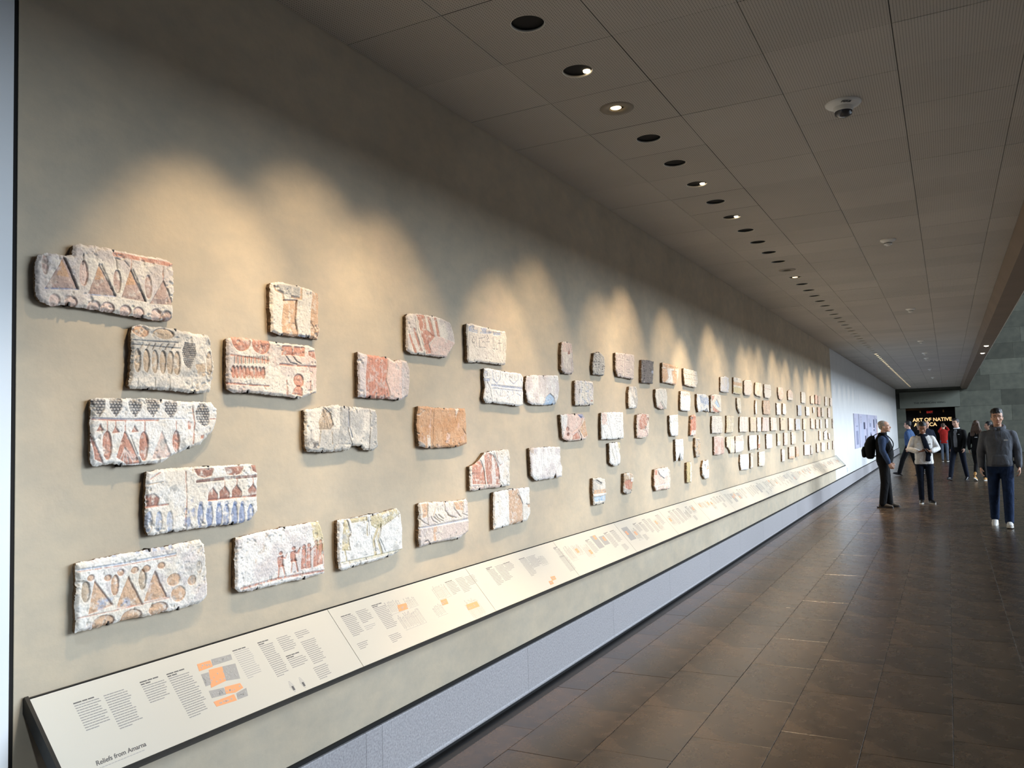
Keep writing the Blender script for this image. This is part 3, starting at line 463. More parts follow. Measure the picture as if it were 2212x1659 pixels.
('white block with red paint along its top edge','W','W',32,8302,1847,[37,207,365,205,381,112,333,0,123,2,0,9,5,103],[('p','p',1,[37,207,365,205,343,162,207,166,86,146]),('n','p',0.3,25),('l','r',4,1,[178,166,156,123])]),
('pale blue-washed relief with a dark chip at its lower corner','W','w',32,8931,1842,[20,200,358,208,512,180,500,5,292,21,53,0,0,79],[('p','b',1,[113,169,492,170,478,87,169,100]),('S','g',[0.3,0.5],3,2,0.0),('p','G',3,[291,17,383,49,482,5]),('n','b',0.5,30)]),
('relief with a blue leaf shape between two red-brown shapes','w','g',32,9531,1845,[28,201,235,219,480,214,495,116,492,10,260,0,0,5,3,106],[('p','r',2,[27,193,184,197,162,165,62,131],1),('p','S',2,[184,110,273,160,419,66,320,61],1),('p','r',2,[55,92,205,47,425,10,103,6],1),('l','k',5,3,[273,160,436,66])]),
('relief with two pink carved faces and a tan overlapping shoulder','p','w',32,5315,1594,[0,190,230,199,409,198,451,159,461,99,487,38,438,6,257,3,113,0,20,22,9,118],[('p','W',0,[0,190,115,194,94,106,24,22,3,90]),('l','k',4,2,[37,192,24,33]),('p','p',3,[143,193,303,197,383,171,372,129,309,94,189,60,92,89],1),('p','o',3,[405,153,467,159,488,44,408,21,351,64,323,82,379,117],1),('p','B',2,[303,194,408,196,437,171,360,165]),('e','r',4,113,86,25,17,1),('e','R',4,114,49,22,12,1),('l','R',10,4,[307,76,349,40,362,10]),('p','r',2,[201,36,291,64,332,17,184,8],1),('l','k',4,3,[135,187,122,106])]),
('bright white block with crossing diagonal lines and a carved sign column','W','W',32,6082,1591,[18,217,206,222,504,225,502,118,500,4,311,0,0,3,1,119],[('l','k',4,3,[126,215,229,5]),('l','t',4,2,[13,113,105,4]),('l','p',4,2,[178,119,56,37]),('l','p',4,2,[31,214,174,80]),('T','g',2,0.6,0.92,0.15,0.75),('S','g',[0.68,0.9],3,1,0.0),('p','p',0,[22,214,117,215,125,119,13,119])]),
('small relief with one rounded brick-red shape on a white ground','w','p',32,6923,1592,[25,207,177,216,344,210,343,115,308,13,217,0,5,0,0,116],[('p','r',3,[132,208,265,209,289,129,215,79,95,73,59,137],1),('p','p',3,[27,137,74,80,247,65,297,13,22,3],1),('l','k',5,3,[86,179,58,123,105,73]),('p','R',3,[284,180,340,180,334,129]),('p','k',3,[208,108,262,93,226,72])]),
('plain white upright block with a yellow-outlined corner patch','W','W',32,7907,1592,[5,207,283,217,282,112,252,0,34,3,0,42,0,137],[('l','y',5,2,[144,208,150,152,287,145]),('p','w',1,[185,209,282,209,274,157,178,161]),('n','w',0.4,40)]),
('very narrow brick-red striped fragment with a dark spot at its top','r','r',32,8620,1586,[64,215,230,229,244,116,209,0,0,3,30,117],[('e','G',3,81,185,44,15),('S','W',[0.35,0.6,0.85],5,1,-0.02),('n','w',0.4,25),('p','W',0,[45,57,218,56,209,0,6,3])]),
('white fragment with two slanting parallel lines and a jagged foot','W','w',32,6240,1369,[2,191,187,197,252,192,257,153,220,121,249,73,233,15,129,0,41,17,0,38,3,121],[('l','k',4,3,[31,184,76,99,121,7]),('l','k',4,3,[103,186,157,83,177,17]),('p','y',0,[177,194,258,192,253,149,209,141])]),
('small relief with a sky-blue lower part below a white bar','w','g',32,5863,1094,[12,206,167,204,258,186,269,117,267,66,240,0,81,1,12,4,1,57,0,135],[('p','g',3,[34,191,83,191,188,159,161,143,81,166],1),('p','o',0,[11,116,268,110,264,76,8,86]),('B','W',0.6,0.67,0,1,-2),('p','S',1,[14,62,254,58,242,19,19,25]),('l','k',4,4,[83,188,179,157]),('n','g',0.4,30)]),
('small tan bust-like fragment with a grey tapering foot','t','W',32,6537,1123,[22,176,149,177,248,158,242,110,204,45,169,0,71,1,0,26,15,111],[('S','W',[0.3,0.5,0.7],5,-2,-0.05),('p','r',2,[45,123,222,112,196,59,152,21,38,56,14,98]),('p','W',-2,[164,129,244,131,231,97,170,98]),('p','g',1,[-2,46,193,32,149,-5,32,4])]),
('pink relief with a white bird-like shape, in the low row above the panel','p','w',32,7345,1085,[27,207,224,212,425,214,497,176,497,83,473,0,246,8,41,8,0,55,7,142],[('p','W',-3,[112,188,197,191,398,204,432,171,309,110,166,141],1),('l','k',6,4,[107,203,132,161,285,111]),('B','W',0.72,0.75,0,1,1),('l','w',4,1,[308,102,322,18]),('p','r',1,[30,200,90,200,83,153,25,156]),('n','w',0.3,30)]),
('narrow white fragment with an arched grey notch in its foot','W','W',32,8061,1341,[15,216,277,217,275,107,251,1,174,0,135,62,48,2,7,2,0,107],[('B','t',0.3,0.32,0,1,1),('S','t',[0.4],3,2,0.0),('p','g',3,[129,83,217,3,62,5])]),
('narrow mossy tan fragment tapering to grey','t','g',32,8785,1351,[30,206,202,209,219,112,168,0,29,1,0,118],[('n','g',0.6,20),('n','k',0.25,12),('S','y',[0.5],6,1,0.0)]),
('narrow ochre-brown fragment with a white edge','y','y',32,8422,1094,[25,216,176,216,190,110,148,0,0,9,2,120],[('p','y',2,[39,209,114,206,70,17,11,21]),('S','k',[0.2,0.45],3,2,0.0),('p','W',-1,[136,213,191,211,158,3,99,15]),('n','k',0.2,16)]),
('small lumpy white fragment like two stacked torsos','W','W',32,9036,1095,[66,211,160,198,266,212,288,134,272,0,93,7,6,51,0,139],[('p','k',3,[85,162,137,168,147,123]),('p','o',1,[167,140,255,145,266,108,177,95]),('l','k',4,4,[255,145,174,77,213,4]),('p','g',2,[1,60,98,37,76,8,12,25]),('n','g',0.4,25)]),
('bluish grey slab, nearest of the far cluster top row','b','g',27,10058,2099,[26,188,277,207,436,196,452,94,406,7,168,0,0,11],[('S','g',[0.4,0.7],5,2,0.0)]),
('cream slab with an orange band, second in the far cluster top row','w','y',27,10741,2103,[43,214,468,217,508,119,463,0,184,0,0,3],[('B','o',0.28,0.48,0,1,1),('B','y',0.6,0.95,0,1,1),('p','g',2,[187,208,265,207,239,175,173,176])]),
('pinkish grey slab with clipped corners, third in the far cluster top row','l','l',27,11376,2100,[43,198,166,215,430,224,534,186,504,52,358,0,55,0,0,35],[('B','g',0.35,0.36,0,1,1)]),
('cream slab with one brown flank, fourth in the far cluster top row','w','y',27,12093,2103,[76,204,466,210,545,123,465,0,126,11,0,36,27,153],[('S','t',[0.7],8,1,0.0)]),
('red-lined cream slab, fifth in the far cluster top row','w','w',27,12781,2098,[42,211,515,220,551,142,526,46,377,0,33,7,0,82],[('B','r',0.32,0.35,0,1,1),('B','w',0.34,0.36,0,1,1)]),
('orange-pink curved fragment, sixth in the far cluster top row','p','o',27,13934,2097,[37,210,431,219,504,136,442,33,244,0,65,23,0,120],[('n','r',0.4,40)]),
('pink-brown slab with a paler foot, seventh in the far cluster top row','p','t',27,14875,2119,[40,159,293,191,492,144,485,0,14,0,0,93],[('B','w',0.75,0.98,0,1,1),('S','r',[0.6],8,1,0.0)]),
('taller pale slab with brown flank, eighth in the far cluster top row','w','w',27,16373,2094,[28,215,462,216,513,113,449,0,0,4],[('S','t',[0.5],8,1,0.0)]),
('pink upright slab, ninth in the far cluster top row','p','o',27,17585,2109,[10,157,378,181,494,101,409,1,0,0],[('S','r',[0.4],10,1,0.0)]),
('red-brown upright slab, tenth in the far cluster top row','r','t',27,18211,2115,[31,191,354,193,303,3,0,0],[('S','W',[0.6],8,1,0.0)]),
('red and cream streaked slab, eleventh in the far cluster top row','t','r',27,18634,2108,[51,189,403,199,439,97,326,0,0,1],[('S','R',[0.3,0.7],8,1,0.0)]),
('greenish grey slab, twelfth in the far cluster top row','l','g',27,19769,2100,[75,215,402,208,379,7,0,0],[('S','g',[0.5],6,1,0.0)]),
('greenish grey narrow slab, last in the far cluster top row','l','l',27,20714,2109,[47,199,371,208,310,5,0,0],[('S','g',[0.6],6,1,0.0)]),
('narrow yellowish fragment with a dark pointed foot, nearest of the far cluster second row','y','w',27,10915,1845,[19,206,216,202,216,103,215,5,134,0,9,64,0,135],[('n','w',0.6,40),('p','G',3,[7,56,88,66,135,4,59,21])]),
('very narrow white strip, second in the far cluster second row','W','W',27,12067,1844,[53,209,108,181,89,1,5,0,0,121],[('S','l',[0.4],6,1,0.0)]),
('burnt orange-brown slab, third in the far cluster second row','O','o',27,12638,1843,[51,213,539,225,567,121,509,0,36,7,0,112],[('n','k',0.35,25),('n','W',0.35,40)]),
('white rounded slab, fourth in the far cluster second row','W','l',27,13746,1850,[10,193,355,195,314,0,0,3],[('S','p',[0.4],8,1,0.0)]),
('white slab with tan flecks, fifth in the far cluster second row','W','w',27,14278,1854,[57,196,301,189,337,41,247,0,0,15],[('n','t',0.4,30)]),
('blue-grey upright slab, sixth in the far cluster second row','b','g',27,15874,1852,[9,198,419,200,395,3,0,0],[('S','l',[0.5],8,1,0.0)]),
('cream slab below the eighth top row one, seventh in the far cluster second row','w','W',27,16872,1856,[17,180,438,174,423,0,0,3],[('S','t',[0.6],6,1,0.0)]),
('tiny white chip, eighth in the far cluster second row','W','W',27,17839,1921,[4,117,173,106,135,2,0,0],[('S','l',[0.5],4,1,0.0)]),
('brick-red upright slab, ninth in the far cluster second row','r','o',27,18526,1844,[14,206,361,211,301,0,0,6],[('S','W',[0.75],8,1,0.0)]),
('mottled grey and tan slab, tenth in the far cluster second row','g','t',27,19110,1840,[34,212,427,196,315,0,0,13],[('n','t',0.5,40)]),
('pinkish grey slab, last in the far cluster second row','l','p',27,20196,1838,[54,224,419,214,354,0,0,6],[('S','t',[0.5],8,1,0.0)]),
('large greyish white slab with flecks, nearest of the far cluster third row','w','l',27,9553,1595,[36,209,481,208,513,106,476,0,0,6,3,107],[('S','t',[0.3],8,1,0.0),('n','g',0.3,30),('T','l',4,0.1,0.9,0.1,0.9)]),
('tan slab with a deep dark flank, second in the far cluster third row','y','t',27,10252,1597,[59,216,459,210,427,145,361,0,0,0,39,111],[('S','k',[0.2,0.5],6,2,0.0),('n','w',0.5,40)]),
('cream slab with brick-red upright stripes, third in the far cluster third row','w','w',27,11010,1596,[42,209,506,207,500,83,460,0,0,5,2,111],[('S','r',[0.2,0.55],14,1,0.02),('S','o',[0.75],10,1,0.0),('S','R',[0.9],8,1,0.0)]),
('plain olive-tan slab, fourth in the far cluster third row','t','y',27,11675,1595,[23,204,415,206,367,0,0,4],[('n','l',0.4,40)]),
('bright cream slab butted to the olive-tan one, fifth in the far cluster third row','w','W',27,12131,1591,[39,211,304,207,264,0,0,3],[('S','y',[0.5],6,1,0.0)]),
('pink slab with white streaks, sixth in the far cluster third row','p','l',27,12495,1591,[76,213,533,210,480,0,0,4],[('S','r',[0.15,0.55],14,1,0.05),('S','W',[0.4,0.75],12,1,0.05)]),
('cream and orange streaked slab, seventh in the far cluster third row','w','o',27,13177,1594,[15,213,466,205,500,0,0,5],[('S','o',[0.2,0.6],12,1,0.1),('S','W',[0.4,0.8],14,0,0.05)]),
('tan slab with a dark nick, eighth in the far cluster third row','t','y',27,14020,1593,[27,213,490,210,443,0,0,4],[('S','g',[0.4,0.8],8,1,0.0),('p','k',4,[166,197,258,186,198,153])]),
('cream slab with a broad red stripe, ninth in the far cluster third row','w','p',27,14808,1586,[50,218,491,214,404,0,0,4],[('S','r',[0.6,0.7],14,1,0.0),('S','W',[0.3],14,1,0.0)]),
('mottled blue-grey slab, tenth in the far cluster third row','b','g',27,15539,1584,[29,211,508,201,523,1,0,0],[('n','t',0.4,40)]),
('yellowish cream slab, eleventh in the far cluster third row','y','w',27,16404,1593,[67,206,426,194,334,0,0,2],[('S','o',[0.6],10,1,0.0)]),
('salmon pink slab, twelfth in the far cluster third row','p','r',27,17442,1591,[37,219,486,207,430,0,0,10],[('n','w',0.5,50)]),
('dull grey slab, thirteenth in the far cluster third row','l','g',27,18128,1586,[63,206,392,192,340,0,0,10],[('S','g',[0.5],8,1,0.0)]),
('thin white strip, fourteenth in the far cluster third row','W','W',27,18785,1597,[65,197,212,190,160,0,0,1],[('S','l',[0.5],6,1,0.0)]),
('white slab narrowing downward, fifteenth in the far cluster third row','W','l',27,19728,1598,[25,206,412,200,294,0,0,2],[('S','p',[0.5],8,1,0.0)]),
('mottled grey strip at the wall edge, last in the far cluster third row','g','l',27,20941,1583,[45,233,241,202,153,0,0,9],[('n','k',0.4,40)]),
('red-brown slab with white streaks, nearest of the far cluster fourth row','r','p',27,9611,1342,[29,219,280,227,479,216,476,114,490,7,239,0,0,4,12,125],[('S','W',[0.4,0.6],10,1,0.05),('p','p',0,[-40,220,479,220,142,177,-17,172]),('n','w',0.35,40)]),
('cream slab with pleats and a cut-away dark corner, second in the far cluster fourth row','w','y',27,10239,1342,[21,205,422,215,419,108,397,0,177,1,116,57,5,85,0,151],[('S','l',[0.7,0.85],8,2,0.0),('S','k',[0.78],3,2,0.0)]),
('cream and pink two-tone slab, third in the far cluster fourth row','W','w',27,10700,1338,[42,210,470,221,513,135,466,11,223,1,0,0,7,111],[('B','p',0.02,0.35,0,1,1),('S','p',[0.6],8,1,0.0),('n','t',0.3,30)]),
('white slab with faint pink shading, fourth in the far cluster fourth row','W','l',27,11541,1342,[39,207,522,205,520,95,500,9,24,0,0,106],[('n','p',0.4,50)]),
('narrow cream strip with a rusty foot, fifth in the far cluster fourth row','w','t',27,12143,1335,[71,210,157,204,108,0,0,8],[('p','r',1,[17,80,128,82,113,20,3,23])]),
('white slab with a faint red figure, sixth in the far cluster fourth row','W','w',27,12761,1329,[9,223,474,217,434,0,0,2],[('S','p',[0.5],14,1,0.0),('B','l',0.75,0.76,0,1,1),('n','l',0.3,30)]),
('yellowish slab with a white foot, seventh in the far cluster fourth row','y','w',27,13664,1353,[42,198,268,190,234,0,0,0],[('B','W',0.65,0.98,0,1,1),('S','o',[0.5],8,1,0.0)]),
('pale pink slab, eighth in the far cluster fourth row','l','p',27,14275,1341,[48,214,359,205,312,0,0,2],[('n','r',0.4,60)]),
('tan and rose slab, ninth in the far cluster fourth row','t','w',27,15038,1338,[24,220,438,210,410,0,0,4],[('S','r',[0.6],14,1,0.0),('S','W',[0.2],12,1,0.0)]),
('brilliant white narrow slab, tenth in the far cluster fourth row','W','W',27,16427,1349,[49,214,239,205,186,0,0,17],[('S','w',[0.5],6,1,0.0)]),
('greenish grey narrow slab, eleventh in the far cluster fourth row','l','l',27,18523,1340,[55,210,272,201,215,0,0,11],[('S','g',[0.5],6,1,0.0)]),
('white slab with a sloping top, twelfth in the far cluster fourth row','W','W',27,19306,1342,[45,171,497,212,468,0,0,2],[('S','l',[0.5],8,1,0.0)]),
('dull pink chip, last in the far cluster fourth row','l','p',27,20073,1332,[0,158,295,136,262,0,38,20],[('n','r',0.4,50)]),
('bluish white slab, nearest of the far cluster bottom row','W','b',27,10928,1088,[40,219,519,207,537,97,473,0,44,13,0,120],[('S','g',[0.3,0.6],8,2,0.05),('n','W',0.4,40)]),
('narrow cream strip, second in the far cluster bottom row','w','t',27,11571,1091,[42,212,184,212,145,0,0,7],[('n','t',0.5,40)]),
('cream slab with fine streaks, third in the far cluster bottom row','w','y',27,12133,1081,[38,218,456,220,454,106,387,0,0,18],[('S','t',[0.3,0.6,0.8],6,1,0.05)]),
('grey-cream slab with a bright corner, fourth in the far cluster bottom row','l','w',27,14002,1077,[39,217,289,188,248,0,0,10],[('B','w',0.02,0.3,0,1,1),('S','g',[0.5],8,1,0.0)]),
('grey slab with an orange curl at its foot, fifth in the far cluster bottom row','g','t',27,14692,1084,[25,220,526,218,510,0,0,20],[('B','o',0.75,0.95,0,1,1),('S','t',[0.5,0.75],12,1,0.0)]),
('narrow brick-red slab, sixth in the far cluster bottom row','r','o',27,15440,1099,[45,193,253,185,275,14,0,0],[('B','o',0.7,0.9,0,1,1)]),
('large white and red flecked slab, seventh in the far cluster bottom row','W','p',27,16398,1083,[40,219,746,215,688,0,0,24],[('n','r',0.4,40),('n','W',0.4,30)]),
('grey pointed slab, eighth in the far cluster bottom row','g','l',27,17236,1081,[51,187,330,113,262,0,0,16],[('n','t',0.4,40)]),
('plain grey slab, ninth in the far cluster bottom row','l','g',27,18067,1086,[37,204,357,168,313,0,0,24],[('S','g',[0.5],8,1,0.0)]),
('pale square-cut slab, tenth in the far cluster bottom row','w','l',27,18794,1085,[44,210,608,190,520,0,0,16],[('S','l',[0.5],8,1,0.0)]),
('thin white splinter, eleventh in the far cluster bottom row','W','W',27,19918,1107,[39,163,239,151,175,0,0,12],[('S','l',[0.5],6,1,0.0)]),
('dull rose strip at the wall edge, last in the far cluster bottom row','p','l',27,20789,1082,[59,209,211,198,150,0,0,12],[('S','t',[0.5],8,1,0.0)])]
PRINT=[('t',1.625,0.056,0.088,0.103,1,1),('t',1.724,0.062,0.087,0.131,0,1),('t',1.858,0.057,0.091,0.085,2,1),('t',1.962,0.059,0.094,0.184,2,1),('q','o',[2.092,0.058,2.151,0.059,2.147,0.085,2.086,0.086]),('q','o',[2.125,0.092,2.183,0.096,2.167,0.152,2.096,0.158]),('q','o',[2.148,0.172,2.217,0.178,2.219,0.199,2.178,0.205,2.139,0.198]),('q','o',[2.076,0.209,2.169,0.209,2.167,0.234,2.078,0.229]),('q','g',[2.156,0.057,2.246,0.061,2.24,0.083,2.148,0.082]),('q','g',[2.183,0.096,2.243,0.101,2.228,0.162,2.167,0.152]),('q','g',[2.086,0.099,2.119,0.1,2.103,0.147,2.079,0.146]),('q','g',[2.081,0.166,2.144,0.173,2.138,0.2,2.078,0.194]),('q','g',[2.179,0.209,2.231,0.203,2.22,0.233,2.172,0.233]),('t',2.26,0.051,0.082,0.128,1,0),('t',2.386,0.051,0.072,0.162,2,1),('t',2.483,0.057,0.078,0.073,0,1),('t',2.477,0.141,0.094,0.064,2,1),('t',2.585,0.058,0.084,0.037,0,1),('t',2.587,0.105,0.084,0.112,0,1),('t',2.571,0.225,0.086,0.065,0,1),('f',2.425,0.261),('f',2.481,0.262),('t',2.879,0.053,0.086,0.117,1,1),('t',2.872,0.195,0.073,0.035,0,1),('t',2.982,0.052,0.089,0.074,0,1),('t',2.977,0.131,0.078,0.029,0,0),('t',3.102,0.048,0.096,0.144,2,1),('t',3.084,0.212,0.086,0.051,0,1),('t',3.732,0.048,0.089,0.087,1,1),('t',3.835,0.048,0.091,0.095,0,1),('t',3.927,0.054,0.103,0.062,0,1),('t',4.177,0.043,0.091,0.135,2,1),('t',4.276,0.048,0.114,0.112,0,1),('t',4.385,0.047,0.101,0.061,1,1),('t',4.582,0.051,0.098,0.143,1,1),('t',4.678,0.054,0.132,0.089,0,1),('t',5.091,0.049,0.081,0.093,2,1),('t',5.078,0.122,0.104,0.132,0,1),('q','o',[3.27,0.085,3.339,0.088,3.327,0.12,3.253,0.119]),('q','o',[3.599,0.134,3.654,0.135,3.643,0.165,3.589,0.164]),('q','o',[3.775,0.204,3.884,0.207,3.879,0.239,3.763,0.237]),('q','o',[4.784,0.229,4.844,0.233,4.835,0.258,4.776,0.258]),('q','o',[4.726,0.252,4.773,0.255,4.767,0.279,4.719,0.278]),('q','s',[3.207,0.057,3.296,0.056,3.259,0.121,3.194,0.121]),('q','s',[3.368,0.064,3.421,0.067,3.396,0.119,3.337,0.116]),('q','s',[3.242,0.133,3.39,0.145,3.385,0.213,3.217,0.216]),('q','s',[3.616,0.051,3.714,0.058,3.673,0.13,3.592,0.121]),('q','s',[3.53,0.148,3.587,0.152,3.59,0.208,3.498,0.212]),('q','s',[3.808,0.181,3.887,0.18,3.891,0.298,3.764,0.294]),('q','s',[4.802,0.071,4.891,0.069,4.878,0.133,4.8,0.142])]

PAL = {'w': (234, 224, 208), 'W': (243, 239, 231), 'l': (206, 193, 185), 'L': (215, 205, 201), 'p': (230, 202, 187), 'r': (202, 138, 114), 'R': (158, 102, 84), 'o': (213, 172, 136), 'O': (206, 156, 114),
       'y': (211, 194, 148), 't': (198, 174, 146), 'm': (186, 156, 143), 'b': (180, 188, 204), 'B': (134, 150, 184), 'g': (184, 181, 174), 'S': (172, 200, 224), 'G': (124, 120, 117), 'k': (80, 76, 78)}
LIN = {k: np.array(srgb(v)) for k, v in PAL.items()}
def noise2(ny, nz, cell, seed, octv=4, gain=.55):
    rs = np.random.RandomState(seed); out = np.zeros((ny, nz)); amp = 1.0; tot = 0
    for _ in range(octv):
        c = max(cell, 1.01); gy = int(ny / c) + 3; gz = int(nz / c) + 3
        g = rs.rand(gy, gz); yy = np.arange(ny) / c; zz = np.arange(nz) / c
        iy = yy.astype(int); iz = zz.astype(int); fy = yy - iy; fz = zz - iz
        fy = (fy * fy * (3 - 2 * fy))[:, None]; fz = (fz * fz * (3 - 2 * fz))[None, :]
        a = g[iy][:, iz]; b = g[iy + 1][:, iz]; c2 = g[iy][:, iz + 1]; d = g[iy + 1][:, iz + 1]
        out += amp * ((a * (1 - fy) + b * fy) * (1 - fz) + (c2 * (1 - fy) + d * fy) * fz); tot += amp; amp *= gain; cell /= 2
        if cell < 1.2: break
    return out / tot
def seg_dist(Y, Z, pts, closed):
    d = np.full(Y.shape, 1e9); n = len(pts)
    for i in range(n if closed else n - 1):
        ay, az = pts[i]; by, bz = pts[(i + 1) % n]; dy, dz = by - ay, bz - az; L = dy * dy + dz * dz + 1e-12
        t = np.clip(((Y - ay) * dy + (Z - az) * dz) / L, 0, 1); q = (Y - ay - t * dy) ** 2 + (Z - az - t * dz) ** 2
        np.minimum(d, q, out=d)
    return np.sqrt(d)
def inside(Y, Z, pts):
    r = np.zeros(Y.shape, bool); n = len(pts)
    for i in range(n):
        ay, az = pts[i]; by, bz = pts[(i + 1) % n]
        if az == bz: continue
        r ^= ((az > Z) != (bz > Z)) & (Y < (by - ay) * (Z - az) / (bz - az) + ay)
    return r
def sdist(Y, Z, pts): return np.where(inside(Y, Z, pts), 1, -1) * seg_dist(Y, Z, pts, True)
def pairs(a): return [(a[i] / 1000, a[i + 1] / 1000) for i in range(0, len(a), 2)]
def pigment_material():
    m = bpy.data.materials.new('painted_limestone'); m.use_nodes = True; nt = m.node_tree; p = nt.nodes['Principled BSDF']
    setin(p, 'Roughness', .88); setin(p, 'Specular IOR Level', .2)
    at = nt.nodes.new('ShaderNodeAttribute'); at.attribute_name = 'pigment'
    tc = nt.nodes.new('ShaderNodeTexCoord'); n = nt.nodes.new('ShaderNodeTexNoise'); n.inputs['Scale'].default_value = 150; n.inputs['Detail'].default_value = 5
    nt.links.new(tc.outputs['Object'], n.inputs['Vector'])
    rp = nt.nodes.new('ShaderNodeValToRGB'); rp.color_ramp.elements[0].position = .3; rp.color_ramp.elements[1].position = .6
    rp.color_ramp.elements[0].color = (.8, .79, .78, 1); rp.color_ramp.elements[1].color = (1, 1, 1, 1); nt.links.new(n.outputs['Fac'], rp.inputs['Fac'])
    mx = nt.nodes.new('ShaderNodeMix'); mx.data_type = 'RGBA'; mx.blend_type = 'MULTIPLY'; mx.inputs['Factor'].default_value = 1
    nt.links.new(at.outputs['Color'], mx.inputs[6]); nt.links.new(rp.outputs['Color'], mx.inputs[7]); nt.links.new(mx.outputs[2], p.inputs['Base Color'])
    b = nt.nodes.new('ShaderNodeBump'); b.inputs['Strength'].default_value = .35; b.inputs['Distance'].default_value = .004
    nt.links.new(n.outputs['Fac'], b.inputs['Height']); nt.links.new(b.outputs['Normal'], p.inputs['Normal'])
    return m
M_PIG = pigment_material()
M_SIDE = mat('weathered_stone_side', (150, 126, 100), .95, .3, 40, bump=.5, bscale=90, spec=.1, col2=(92, 76, 60))
M_CLIP = mat('bronze_pin', (48, 42, 36), .5, .1, metal=.5)
def expand_ops(ops, W, Hh, seed):
    rr = random.Random(seed); out = []
    P = lambda u, v: (W * u * 1000, Hh * (1 - v) * 1000)
    fl_ = lambda *ps: [c for p in ps for c in p]
    for o in ops:
        if o[0] == 'S':
            _, c, us, wd, d, lean = o
            for u in us: out.append(('l', c, wd, d, fl_(P(u, .03), P(u + lean * .5, .5), P(u + lean, .97))))
        elif o[0] == 'B':
            _, c, v0, v1, u0, u1, d = o; out.append(('p', c, d, fl_(P(u0, v0), P(u1, v0 + .02), P(u1, v1 + .02), P(u0, v1))))
        elif o[0] == 'T':
            _, c, cols, u0, u1, v0, v1 = o
            for k in range(cols):
                ua = u0 + (u1 - u0) * (k + .15) / cols; ub = u0 + (u1 - u0) * (k + .8) / cols; v = v0
                while v < v1:
                    h = .05 + .05 * rr.random(); q = rr.randrange(4)
                    if q == 0: out.append(('l', c, 3, 2, fl_(P(ua, v), P(ub, v + .01))))
                    elif q == 1: out += [('l', c, 3, 2, fl_(P(ua, v), P(ua + .02, v + h * .8))), ('l', c, 3, 2, fl_(P(ub, v), P(ub, v + h * .7)))]
                    elif q == 2: out.append(('l', c, 3, 2, fl_(P(ua, v + h * .6), P((ua + ub) / 2, v), P(ub, v + h * .6))))
                    else: um = ua * .4 + ub * .6; out.append(('p', c, 2, fl_(P(ua, v), P(um, v), P(um, v + h * .6), P(ua, v + h * .6))))
                    v += h + .03
        else: out.append(o)
    return out
